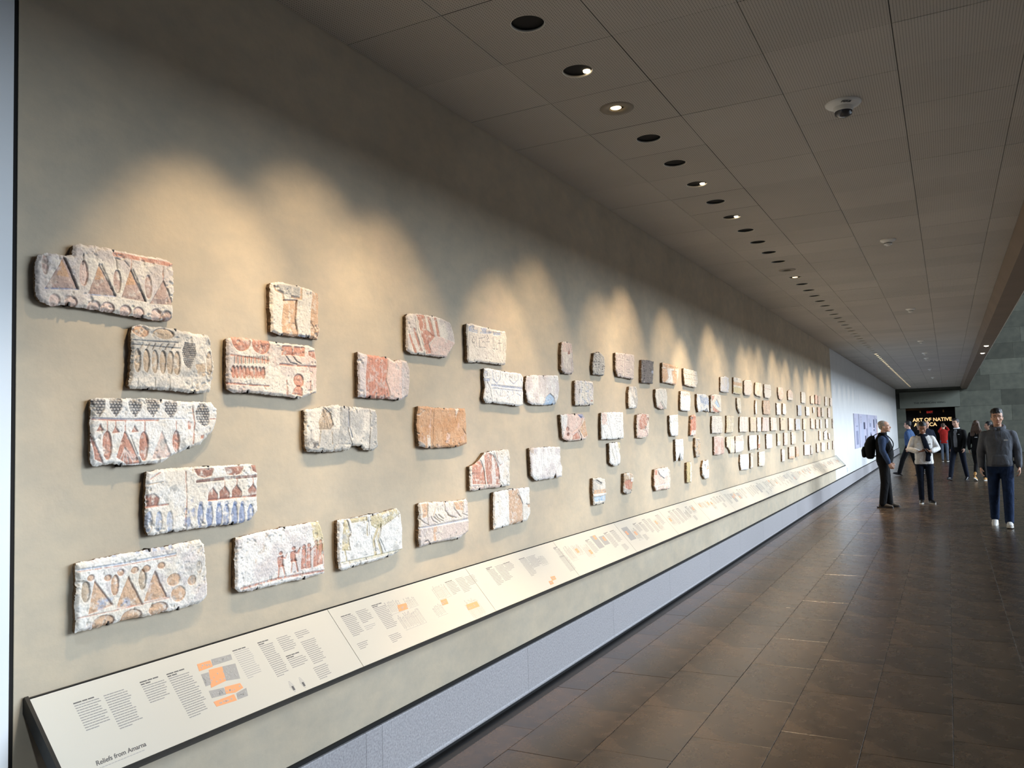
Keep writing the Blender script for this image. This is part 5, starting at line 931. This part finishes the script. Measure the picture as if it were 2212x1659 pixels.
def hand_shapes(wrist, d, palm_n, thumb_dir, curl=.5, k=1.0):
    """palm, four unequal bent fingers and a thumb leaving the side of the palm"""
    d = Vector(d).normalized(); pn = (Vector(palm_n) - d * d.dot(Vector(palm_n))).normalized(); sd = d.cross(pn)
    if sd.dot(Vector(thumb_dir)) < 0: sd = -sd
    w = Vector(wrist); out = [sweep([w - d * .03 * k, w + d * .02 * k, w + d * .055 * k, w + d * .088 * k], [(.024 * k, .019 * k), (.029 * k, .018 * k), (.038 * k, .016 * k), (.039 * k, .014 * k)], 12, hint=sd)]
    for i, (off, L) in enumerate(((.030, .072), (.010, .080), (-.010, .075), (-.029, .058))):
        p = w + d * .08 * k + sd * off * k; ang = 0; pts = [p - d * .02 * k, p]; dd = d.copy()
        for part in (.45, .32, .23):
            ang += curl * (.55 + .12 * i); dd = d * math.cos(ang) + pn * math.sin(ang); p = p + dd * L * part * k; pts.append(p)
        out.append(sweep(pts, [(.0098 * k,) * 2, (.0098 * k,) * 2, (.009 * k,) * 2, (.0083 * k,) * 2, (.007 * k,) * 2], 8))
    b = w + d * .025 * k + sd * .022 * k
    out.append(sweep([b, b + (d * .5 + sd * .75 + pn * .25).normalized() * .035 * k, b + (d * .8 + sd * .75 + pn * .45).normalized() * .062 * k, b + (d * 1.0 + sd * .5 + pn * .6).normalized() * .085 * k], [(.014 * k,) * 2, (.0125 * k,) * 2, (.0105 * k,) * 2, (.008 * k,) * 2], 8))
    return out
def head_shapes(k=1.0):
    """head about the top of the neck; face towards +y; chin at z 0, crown at z .225"""
    h = .226
    L = [(.0, .022, .024, .052), (.03, .036, .036, .045), (.1, .050, .052, .033), (.2, .060, .070, .020), (.33, .067, .085, .010), (.47, .071, .094, .003), (.6, .075, .099, -.003), (.74, .075, .098, -.007), (.86, .064, .082, -.010), (.95, .042, .054, -.011), (1.0, .012, .014, -.011)]
    sh = [loft([(z * h, a, b, o) for z, a, b, o in L], 22)]
    sh.append(sweep([(0, .092, .545 * h), (0, .104, .43 * h), (0, .118, .335 * h), (0, .104, .30 * h)], [(.007, .008), (.009, .011), (.0135, .012), (.012, .008)], 10))    # nose
    for s in (-1, 1):
        sh.append(ell((.0115 * s, .104, .325 * h), (.008, .009, .008)))
        sh.append(sweep([(.011 * s, .096, .565 * h), (.035 * s, .093, .585 * h), (.055 * s, .077, .565 * h)], [(.007, .007)] * 3, 8))           # brow ridge
        sh.append(ell((.045 * s, .062, .36 * h), (.022, .024, .022)))                                                                           # cheek
        sh.append(ell((.077 * s, -.008, .44 * h), (.008, .019, .032), Matrix.Rotation(R(-12), 3, 'X')))                                         # ear
    sh.append(ell((0, .086, .195 * h), (.024, .014, .008))); sh.append(ell((0, .083, .165 * h), (.021, .014, .008))); sh.append(ell((0, .078, .055 * h), (.022, .018, .016)))
    return sh
def face_parts(root, M, brow=M_BROW, glasses=False):
    h = .226
    for s in (-1, 1):
        e = MB(); v, f = tf(ell((.0315 * s, .0835, .50 * h), (.0125, .0085, .0068)), M); e.add(v, f, 0, True); e.build('eye', M_EYE, root)
        e = MB(); v, f = tf(sweep([(.013 * s, .1005, .575 * h), (.034 * s, .0975, .60 * h), (.055 * s, .0800, .575 * h)], [(.0035, .004), (.004, .005), (.002, .003)], 8), M); e.add(v, f, 0, True); e.build('eyebrow', brow, root)
    e = MB(); v, f = tf(sweep([(-.024, .0905, .182 * h), (0, .1, .184 * h), (.024, .0905, .182 * h)], [(.002, .0025), (.0055, .0055), (.002, .0025)], 8), M); e.add(v, f, 0, True); e.build('mouth', M_LIP, root)
    if glasses:
        e = MB()
        for s in (-1, 1):
            pts = [(.033 * s + .024 * math.cos(a), .104 - .02 * abs(math.cos(a)) ** 3 * 0, .50 * h + .017 * math.sin(a)) for a in [2 * math.pi * i / 12 for i in range(13)]]
            v, f = tf(sweep(pts, [(.002, .002)] * 13, 6), M); e.add(v, f, 0, True)
            v, f = tf(sweep([(.057 * s, .104, .52 * h), (.078 * s, .0, .5 * h)], [(.002, .002)] * 2, 6), M); e.add(v, f, 0, True)
        e.build('glasses', M_DARK, root)
def person(loc, face_dir, height, label, skin, pose, parts, voxel=.011, hand_voxel=None):
    """pose: joint overrides in metres for a 1.75 m figure (x = the figure's right, y = forward, z up)"""
    root = tag(empty('person', (loc[0], loc[1], 0), math.atan2(face_dir[1], face_dir[0]) - math.pi / 2), label, 'person')
    s = height / 1.75; root.scale = (s, s, s)
    J = dict(hipL=(-.092, 0, .93), hipR=(.092, 0, .93), kneeL=(-.098, .02, .50), kneeR=(.098, .02, .50), ankL=(-.1, -.01, .095), ankR=(.1, -.01, .095), toeL=None, toeR=None,
             shL=(-.172, -.01, 1.372), shR=(.172, -.01, 1.372), elL=(-.225, -.03, 1.14), elR=(.225, -.03, 1.14), wrL=(-.225, .05, .89), wrR=(.225, .05, .89), handL=None, handR=None, curl=.45, neck=(0, -.005, 1.47), chin=(0, .0, 1.525), yaw=0, pitch=0, roll=0)
    J.update(pose); V = {k: (Vector(v) if isinstance(v, tuple) else v) for k, v in J.items()}
    HM = Matrix.Translation(V['chin']) @ Matrix.Rotation(R(J['yaw']), 4, 'Z') @ Matrix.Rotation(R(J['pitch']), 4, 'X') @ Matrix.Rotation(R(J['roll']), 4, 'Y')
    w = pose.get('w', 1.0)
    body = [tf(q, HM) for q in head_shapes()]
    body.append(sweep([V['neck'] + Vector((0, -.01, -.06)), V['neck'] + Vector((0, -.005, .02)), HM @ Vector((0, -.012, .05))], [(.062, .058), (.054, .055), (.053, .057)], 14))
    body.append(loft([(.88, .135, .09, 0), (1.0, .125, .085, 0), (1.15, .125, .088, 0), (1.3, .145, .095, -.005), (1.40, .15, .085, -.01), (1.47, .075, .055, -.01)]))
    for sd in 'LR':
        sg = -1 if sd == 'L' else 1
        sh, el, wr = V['sh' + sd], V['el' + sd], V['wr' + sd]
        body.append(sweep([V['neck'] + Vector((sg * .05, -.01, -.05)), sh], [(.04, .045), (.04, .045)], 10)); body.append(ell(sh, (.052, .054, .052)))
        body.append(sweep([sh, sh.lerp(el, .5), el, el.lerp(wr, .35), wr], [(.05, .05), (.045, .045), (.036, .036), (.038, .036), (.024, .022)], 12))
        hd = V['hand' + sd] or (wr - el).normalized()
        body += hand_shapes(wr, hd, Vector(pose.get('palm' + sd, (-sg, .1, 0))), Vector(pose.get('thumb' + sd, (-sg * .2, 1, 0))), J['curl'])
        hp, kn, an = V['hip' + sd], V['knee' + sd], V['ank' + sd]
        body.append(sweep([hp + Vector((0, 0, .03)), hp.lerp(kn, .5), kn, kn.lerp(an, .35), an], [(.08, .08), (.068, .068), (.05, .05), (.05, .052), (.036, .038)], 12))
        body.append(sweep([an, an + Vector((0, .012, -.045))], [(.034, .036), (.032, .03)], 10))
    fuse('body', body, skin, root, min(voxel, hand_voxel or voxel), 2)
    face_parts(root, HM, pose.get('brow', M_BROW), pose.get('glasses', False))
    for fn in parts: fn(root, V, HM, voxel, w)
    return root
def trousers(m, flare=1.0, top=1.02):
    def fn(root, V, HM, vx, w):
        sh = [loft([(.80, .11 * w, .10 * w, 0), (.88, .168 * w, .122 * w, -.005), (.96, .17 * w, .122 * w, 0), (top, .155 * w, .112 * w, 0)])]
        for sd in 'LR':
            hp, kn, an = V['hip' + sd], V['knee' + sd], V['ank' + sd]
            sh.append(sweep([hp + Vector((0, -.005, .02)), hp.lerp(kn, .45), kn, kn.lerp(an, .5), an + (an - kn).normalized() * .015], [(.092 * w, .10 * w), (.085 * w, .09 * w), (.067 * flare, .07 * flare), (.061 * flare, .064 * flare), (.054 * flare, .058 * flare)], 14))
        fuse('trousers', sh, m, root, vx)
    return fn
def top(name, m, hem=.86, loose=1.0, sleeve=1.0, cuff=.0, belly=0.0, collar=.0, hemflare=1.0, short=False):
    def fn(root, V, HM, vx, w):
        k = loose * w; nk = V['neck']
        sh = [loft([(hem, .165 * k * hemflare, .118 * k * hemflare, 0), (hem + .03, .17 * k * hemflare, .122 * k * hemflare, .0), (1.0, .158 * k, .118 * k + belly * .6, belly * .5), (1.12, .158 * k, .122 * k + belly, belly * .7), (1.25, .17 * k, .125 * k + belly * .5, belly * .3), (1.34, .182 * k, .115 * k, nk.y * .3), (1.395, .165 * k, .100 * k, nk.y * .6 - .005), (1.435, .128, .085, nk.y - .008), (1.458, .092, .076, nk.y - .008), (1.475, .073, .07, nk.y - .005), (1.497 + collar, .066, .066, nk.y)])]
        for sd in 'LR':
            sg = -1 if sd == 'L' else 1
            a, b, c = V['sh' + sd], V['el' + sd], V['wr' + sd]
            sh.append(sweep([nk + Vector((sg * .055, -.005, -.035)), a + Vector((-sg * .02, 0, .005))], [(.045, .05), (.055, .06)], 12)); sh.append(ell(a, (.066 * sleeve, .07 * sleeve, .062 * sleeve)))
            sh.append(sweep([a, a.lerp(b, .5), b, b.lerp(c, .5), c - (c - b).normalized() * .02], [(.066 * sleeve,) * 2, (.062 * sleeve,) * 2, (.056 * sleeve,) * 2, (.051 * sleeve,) * 2, (.042 * sleeve,) * 2], 14))
        o = fuse(name, sh, m, root, vx)
        if cuff:
            for sd in 'LR':
                b, c = V['el' + sd], V['wr' + sd]; d = (c - b).normalized()
                q = MB(); v, f = sweep([c - d * .045, c - d * .01], [(.041, .041), (.037, .037)], 14); q.add(v, f, 0, True); q.build('cuff', m, root)
    return fn
def shoes(m, sole=M_SOLE, boot=0.0):
    def fn(root, V, HM, vx, w):
        for sd in 'LR':
            an, kn = V['ank' + sd], V['knee' + sd]
            td = Vector(V['toe' + sd]) if V['toe' + sd] else Vector((.12 * (-1 if sd == 'L' else 1), 1, 0)); td.normalize()
            up = Vector((0, 0, 1)); up = (up - td * td.z).normalized()
            hl = an - up * .055 - td * .045
            sh = [sweep([hl + up * .005, hl + td * .06 + up * .012, hl + td * .14 + up * .002, hl + td * .215 - up * .008], [(.036, .04), (.039, .045), (.046, .034), (.034, .022)], 14, hint=td.cross(up)), sweep([an + up * (.015 + boot), an - up * .03], [(.045, .05), (.042, .05)], 12)]
            o = fuse('shoe', sh, m, root, min(vx, .009))
            b = MB(); n = 18; z0 = -.040
            pts = []
            for i in range(n):
                a = 2 * math.pi * i / n; y = math.cos(a); x = math.sin(a)
                wd = .047 if y > 0 else .039
                pts.append(hl + td * (.085 + .155 * y) + td.cross(up) * (wd * x) + up * z0)
            v = [tuple(p) for p in pts] + [tuple(p + up * .024) for p in pts]
            b.add(v, [tuple(range(n - 1, -1, -1)), tuple(range(n, 2 * n))] + [(i, (i + 1) % n, n + (i + 1) % n, n + i) for i in range(n)], 0)
            b.build('sole', sole, o)
    return fn
def hair(m, style='short', seed=3):
    def fn(root, V, HM, vx, w):
        h = .226; r_ = random.Random(seed)
        if style == 'bald':
            sh = [ell((0, -.046, .58 * h), (.081, .068, .085)), ell((-.062, -.005, .62 * h), (.019, .045, .045)), ell((.062, -.005, .62 * h), (.019, .045, .045)), ell((0, -.032, .80 * h), (.079, .088, .060))]
        else:
            sh = [ell((0, -.016, .79 * h), (.082, .101, .066)), ell((0, -.038, .58 * h), (.081, .074, .088)), ell((-.066, -.004, .62 * h), (.018, .045, .05)), ell((.066, -.004, .62 * h), (.018, .045, .05))]
            nt = 46 if style == 'tousled' else 20
            for _ in range(nt):
                a = r_.uniform(0, 2 * math.pi); el = r_.uniform(.15, 1.4); el = max(el, .45 if math.sin(a) > .3 else .1); c = Vector((.072 * math.cos(a) * math.cos(el), -.014 + .088 * math.sin(a) * math.cos(el), .79 * h + .062 * math.sin(el)))
                q = r_.uniform(.014, .024) if style == 'tousled' else r_.uniform(.012, .018); sh.append(ell(c, (q, q, q)))
            if style == 'tousled':
                sh.append(ell((0, -.012, .90 * h), (.074, .086, .056)))
                for _ in range(16): x = r_.uniform(-.06, .06); sh.append(ell((x, .080 - abs(x) * .35, .83 * h + r_.uniform(-.022, .016)), (.013, .013, .02)))
            if style == 'long':
                for _ in range(46):
                    x = r_.uniform(-.085, .085); z0 = .75 * h; y = -.05 - .03 * r_.random(); dx = x * 1.45 + r_.uniform(-.02, .02)
                    pts = [(x * .75, y + .01, z0), (x, y - .03, .35 * h), (dx, y - .035 + r_.uniform(-.015, .015), -.05), (dx + r_.uniform(-.02, .02), y - .02, -.12), (dx + r_.uniform(-.03, .03), y - .02, -.17 - .05 * r_.random())]
                    sh.append(sweep(pts, [(.02, .018), (.022, .02), (.02, .02), (.017, .017), (.01, .01)], 7))
        fuse('hair', [tf(q, HM) for q in sh], m, root, min(vx, .009), 1)
    return fn
def extra(f): return f
V3 = Vector

# -- young man in the grey hoodie, walking towards the viewer
def hood(root, V, HM, vx, w):
    nk = V['neck']; pts = [nk + V3((.085 * math.sin(a), -.02 + .085 * math.cos(a), .015 - .035 * math.cos(a))) for a in [R(25) + i * R(310) / 10 for i in range(11)]]
    fuse('hood', [sweep(pts, [(.03, .034)] * 11, 10), ell(nk + V3((0, -.105, -.02)), (.1, .055, .085))], M_HOODIE, root, vx)
    for x in (-.035, .035):
        b = MB(); v, f = sweep([nk + V3((x, .085, -.01)), nk + V3((x * 1.1, .118, -.09)), nk + V3((x * .9, .130, -.2))], [(.004, .004)] * 3, 8); b.add(v, f, 0, True); b.build('drawstring', cloth('drawstring_cord', (70, 72, 76)), root)
    b = MB(); b.box(-.125, .1265, 1.285, -.07, .1325, 1.305); b.build('chest_patch', M_SHIRTW, root)
    fuse('pocket', [loft([(.92, .125, .03, .112), (.95, .13, .03, .112), (1.05, .105, .026, .112), (1.08, .095, .022, .11)])], M_HOODIE, root, vx)
person((.69, 15.0), (-.05, -1), 1.82, 'young man with tousled black hair in a grey hoodie and jeans, walking this way', M_SKIN3,
       dict(hipL=(-.09, 0, .92), hipR=(.09, 0, .92), kneeL=(-.085, .10, .50), ankL=(-.075, .13, .10), kneeR=(.10, .02, .49), ankR=(.11, -.19, .125), toeR=(.1, 1, -.42), toeL=(-.06, 1, .06),
            shL=(-.18, -.01, 1.372), shR=(.18, -.01, 1.372), elL=(-.238, -.05, 1.13), wrL=(-.245, .03, .89), elR=(.242, -.04, 1.13), wrR=(.248, .06, .89), pitch=2, yaw=3),
       [trousers(M_JEANS, 1.12), top('hoodie', M_HOODIE, .90, 1.08, 1.06, cuff=1), shoes(M_SHOEW), hair(M_HAIRK, 'tousled'), hood], voxel=.010, hand_voxel=.0075)

# -- man in the white jacket reading a phone
def scarf(root, V, HM, vx, w):
    nk = V['neck']; ring = [nk + V3((.078 * math.sin(a), .012 + .075 * math.cos(a), -.01 + .008 * math.sin(3 * a))) for a in [2 * math.pi * i / 14 for i in range(15)]]
    tail = [nk + V3((.02, .095, -.01)), nk + V3((-.005, .135, -.10)), nk + V3((-.04, .150, -.25)), nk + V3((-.075, .150, -.42)), nk + V3((-.06, .155, -.56))]
    tail2 = [nk + V3((.0, .10, -.02)), nk + V3((-.03, .14, -.14)), nk + V3((-.075, .150, -.30)), nk + V3((-.1, .150, -.45))]
    fuse('scarf', [sweep(ring, [(.034, .03)] * 15, 10), sweep(tail, [(.04, .02), (.052, .018), (.056, .016), (.05, .015), (.055, .014)], 10, hint=(1, 0, 0)), sweep(tail2, [(.035, .016), (.045, .016), (.045, .014), (.04, .013)], 10, hint=(1, 0, 0))], M_NAVY, root, vx)
def jacket_trim(root, V, HM, vx, w):
    for sx in (-1, 1):
        b = MB(); b.bevbox(sx * .095 - .045, .1, 1.26, sx * .095 + .045, .129, 1.285, .004, axis='y+'); b.build('chest_pocket', M_WHITEJ, root)
    b = MB(); b.lathe([(.168, .0), (.176, .004), (.176, .045), (.168, .05)], 28, cap=False)
    for i in range(len(b.v)): x, y, z = b.v[i]; b.v[i] = (x, y * .74, z + .84)
    b.build('waistband', M_WHITEJ, root)
wj_ = person((-.47, 18.95), (.12, -1), 1.68, 'man in a white jacket and navy scarf looking down at a phone', M_SKIN2,
       dict(kneeL=(-.09, .03, .50), kneeR=(.09, .02, .5), ankL=(-.085, .02, .095), ankR=(.085, -.02, .095), toeL=(-.35, 1, 0), toeR=(.15, 1, 0), elL=(-.27, .02, 1.16), elR=(.27, .02, 1.16), wrL=(-.125, .225, 1.115), wrR=(.12, .225, 1.115),
            handL=V3((.75, .6, .05)), handR=V3((-.75, .6, .05)), palmL=(.1, -.2, 1), palmR=(-.1, -.2, 1), thumbL=(.2, -.3, 1), thumbR=(-.2, -.3, 1), curl=.6, pitch=-24, yaw=-4, chin=(0, .028, 1.515)),
       [trousers(M_NAVY, .98), top('jacket', M_WHITEJ, .84, 1.1, 1.15, cuff=1), shoes(M_SHOEK), hair(M_HAIRK, 'short', 5), scarf, jacket_trim], voxel=.010, hand_voxel=.0075)
ph = tag(empty('phone', tuple(wj_.location), wj_.rotation_euler.z), 'dark phone held in both hands by the man in white', 'phone')
b = MB(); b.bevbox(-.036, -.07, 0, .036, .07, .009, .002); b.build('case', M_PHONE, ph, (0, .29, 1.15)).rotation_euler = (R(-52), 0, R(90))
b = MB(); b.box(-.032, -.063, .009, .032, .063, .0096); b.build('screen', mat('dim_screen', (36, 40, 48), .1, 0), ph, (0, .29, 1.15)).rotation_euler = (R(-52), 0, R(90))
ph.scale = (.96, .96, .96)

# -- older man with a backpack, standing sideways
def vest(root, V, HM, vx, w):
    nk = V['neck']
    sh = [loft([(.90, .19, .15, .01), (.95, .195, .16, .015), (1.06, .188, .168, .025), (1.18, .186, .165, .02), (1.30, .186, .15, .0), (1.39, .158, .125, -.012), (1.45, .105, .092, -.005), (1.51, .078, .078, .008)])]
    fuse('vest', sh, M_BLACK, root, vx)
    b = MB(); v, f = sweep([nk + V3((.03, .125, -.12)), nk + V3((.03, .150, -.2)), nk + V3((.028, .160, -.25))], [(.005, .003), (.011, .003), (.013, .003)], 8); b.add(v, f, 0, True); b.build('lanyard', M_SHIRTW, root)
old = person((-1.16, 17.95), (1, .03), 1.72, 'older grey-haired man with dark vest and backpack, seen side-on', M_SKIN,
       dict(kneeL=(-.09, .03, .5), ankL=(-.1, .06, .095), kneeR=(.09, .0, .5), ankR=(.1, -.06, .095), elR=(.215, -.01, 1.15), wrR=(.20, .10, .90), elL=(-.215, -.01, 1.15), wrL=(-.2, .10, .90), chin=(0, .055, 1.515), neck=(0, .015, 1.46), pitch=6, yaw=-8, brow=M_BROWG, curl=.5, w=1.04),
       [trousers(M_BLACK, 1.18), top('shirt', M_SHIRT, .88, 1.04, 1.08, cuff=1, belly=.02), shoes(M_SHOEB, M_SHOEK), hair(M_HAIRG, 'bald'), vest], voxel=.010, hand_voxel=.0075)
bp = tag(empty('backpack', tuple(old.location), old.rotation_euler.z), 'bulging black backpack on the older man in the dark vest', 'backpack')
fuse('pack_body', [loft([(.98, .12, .05, -.245), (1.02, .145, .085, -.25), (1.15, .155, .11, -.255), (1.28, .15, .105, -.245), (1.40, .125, .075, -.215), (1.45, .08, .04, -.19)], 22)], M_PACK, bp, .012)
fuse('front_pocket', [loft([(1.01, .1, .03, -.36), (1.04, .115, .04, -.365), (1.16, .115, .042, -.37), (1.23, .1, .025, -.355)], 18)], M_PACK, bp, .01)
for sx in (-1, 1):
    q = MB(); v, f = sweep(smooth_path([(sx * .10, -.20, 1.41), (sx * .112, -.12, 1.475), (sx * .115, -.01, 1.49), (sx * .122, .11, 1.42), (sx * .14, .19, 1.28), (sx * .205, .13, 1.13), (sx * .205, -.08, 1.05), (sx * .13, -.21, 1.03)]), [(.024, .007)] * 29, 8, hint=(1, 0, 0)); q.add(v, f, 0, True); q.build('strap', M_PACK, bp)
q = MB(); v, f = sweep([(-.03, -.20, 1.44), (-.02, -.21, 1.475), (.02, -.21, 1.475), (.03, -.20, 1.44)], [(.006, .006)] * 4, 8); q.add(v, f, 0, True); q.build('handle', M_PACK, bp)
bp.scale = (.983, .983, .983)

# -- man in the dark blazer, striding
def blazer_front(root, V, HM, vx, w):
    b = MB(); v, f = loft([(.94, .052, .02, .112), (1.1, .055, .02, .118), (1.25, .06, .02, .118), (1.38, .05, .02, .098), (1.44, .035, .02, .075)], 14); b.add(v, f, 0, True); b.build('vest', M_VEST, root)
    b = MB(); nk = V['neck']; v, f = sweep([nk + V3((.07 * math.sin(a), .01 + .07 * math.cos(a), .015 - .012 * math.cos(a))) for a in [2 * math.pi * i / 12 for i in range(13)]], [(.012, .02)] * 13, 8); b.add(v, f, 0, True); b.build('shirt_collar', M_SHIRTW, root)
    b = MB(); b.bevbox(-.115, .11, 1.30, -.075, .128, 1.312, .002, axis='y+'); b.build('name_badge', M_SHIRTW, root)
person((.22, 26.6), (-.45, -1), 1.74, 'dark-haired man in a dark blazer over a grey vest, striding past', M_SKIN,
       dict(kneeL=(-.09, -.12, .51), ankL=(-.09, -.27, .12), toeL=(0, 1, -.35), kneeR=(.095, .20, .53), ankR=(.1, .33, .11), toeR=(0, 1, .22), elR=(.24, -.09, 1.15), wrR=(.235, -.08, .89), elL=(-.235, .02, 1.15), wrL=(-.225, .12, .91), yaw=-12, pitch=-6, roll=5),
       [trousers(M_NAVY, 1.05), top('blazer', M_BLACK, .80, 1.08, 1.1, collar=-.01), shoes(M_SHOEK, M_SHOEK), hair(M_HAIRK, 'short', 8), blazer_front], voxel=.012)

# -- woman with long curly hair and tan boots
def coat_label(root, V, HM, vx, w):
    b = MB(); b.box(-.03, -.150, 1.27, .03, -.128, 1.285); b.build('back_label', M_SHIRTW, root)
person((.70, 26.2), (.25, 1), 1.66, 'woman with long curly brown hair, black coat and tan boots, walking away', M_SKIN,
       dict(kneeL=(-.08, .06, .5), ankL=(-.08, -.14, .14), toeL=(0, 1, -.4), kneeR=(.09, .16, .52), ankR=(.1, .24, .10), elL=(-.215, -.06, 1.16), wrL=(-.215, -.03, .92), elR=(.21, .0, 1.16), wrR=(.2, .1, .93), w=.92, shL=(-.16, -.01, 1.372), shR=(.16, -.01, 1.372)),
       [trousers(M_BLACK, .86), top('coat', M_BLACK, .86, 1.0, 1.0, hemflare=1.08), shoes(M_TANB, M_SOLE, .09), hair(M_HAIRB, 'long'), coat_label], voxel=.012)
# -- dark-haired person partly behind the hoodie
person((1.04, 27.6), (-1, -.25), 1.62, 'dark-haired person in black, half hidden behind the grey hoodie', M_SKIN, dict(w=.95, yaw=-5), [trousers(M_BLACK), top('coat', M_BLACK, .8, 1.0, 1.0), shoes(M_SHOEK, M_SHOEK), hair(M_HAIRK, 'short', 12)], voxel=.014)
# -- man in the denim jacket behind
person((-1.1, 28.9), (-1, .35), 1.72, 'man in a blue denim jacket and black trousers, stepping towards the white wall', M_SKIN,
       dict(kneeL=(-.09, .2, .53), ankL=(-.09, .33, .115), toeL=(0, 1, .2), kneeR=(.09, -.1, .51), ankR=(.09, -.24, .12), toeR=(0, 1, -.35), elL=(-.22, -.08, 1.15), wrL=(-.21, -.02, .90), elR=(.22, -.1, 1.15), wrR=(.22, -.12, .89), chin=(0, .02, 1.52), yaw=10),
       [trousers(M_BLACK, 1.1), top('jacket', M_DENIMJ, .86, 1.06, 1.05), shoes(M_SHOEK, M_SHOEK), hair(M_HAIRK, 'short', 15)], voxel=.012)
# -- fair-haired person and the navy coat behind the white jacket
person((-.88, 31.8), (.1, 1), 1.66, 'fair-haired person in black, nearly hidden by the man in white', M_SKIN, dict(w=.95), [trousers(M_BLACK), top('coat', M_BLACK, .82, 1.0, 1.0), shoes(M_SHOEK, M_SHOEK), hair(M_HAIRL, 'short', 18)], voxel=.014)
person((-.68, 33.9), (.35, -1), 1.70, 'person with glasses in a navy coat, standing behind the man in white', M_SKIN, dict(glasses=True, w=1.05, elL=(-.25, .0, 1.15), wrL=(-.22, .1, .92)), [trousers(M_BLACK, 1.1), top('coat', M_NAVY, .78, 1.1, 1.12), shoes(M_SHOEK, M_SHOEK), hair(M_HAIRL, 'bald')], voxel=.014)
# -- woman in red taking a picture
person((-.17, 39.2), (.1, 1), 1.60, 'woman in a red sweater and grey jeans with both arms raised', M_SKIN,
       dict(shL=(-.165, 0, 1.372), shR=(.165, 0, 1.372), elL=(-.20, .2, 1.40), elR=(.20, .2, 1.40), wrL=(-.1, .32, 1.58), wrR=(.1, .32, 1.58), w=.97), [trousers(M_GREYJ, .95), top('sweater', M_RED, .84, 1.04, 1.04), shoes(M_SHOEK, M_SOLE), hair(M_HAIRB, 'short', 22)], voxel=.013)
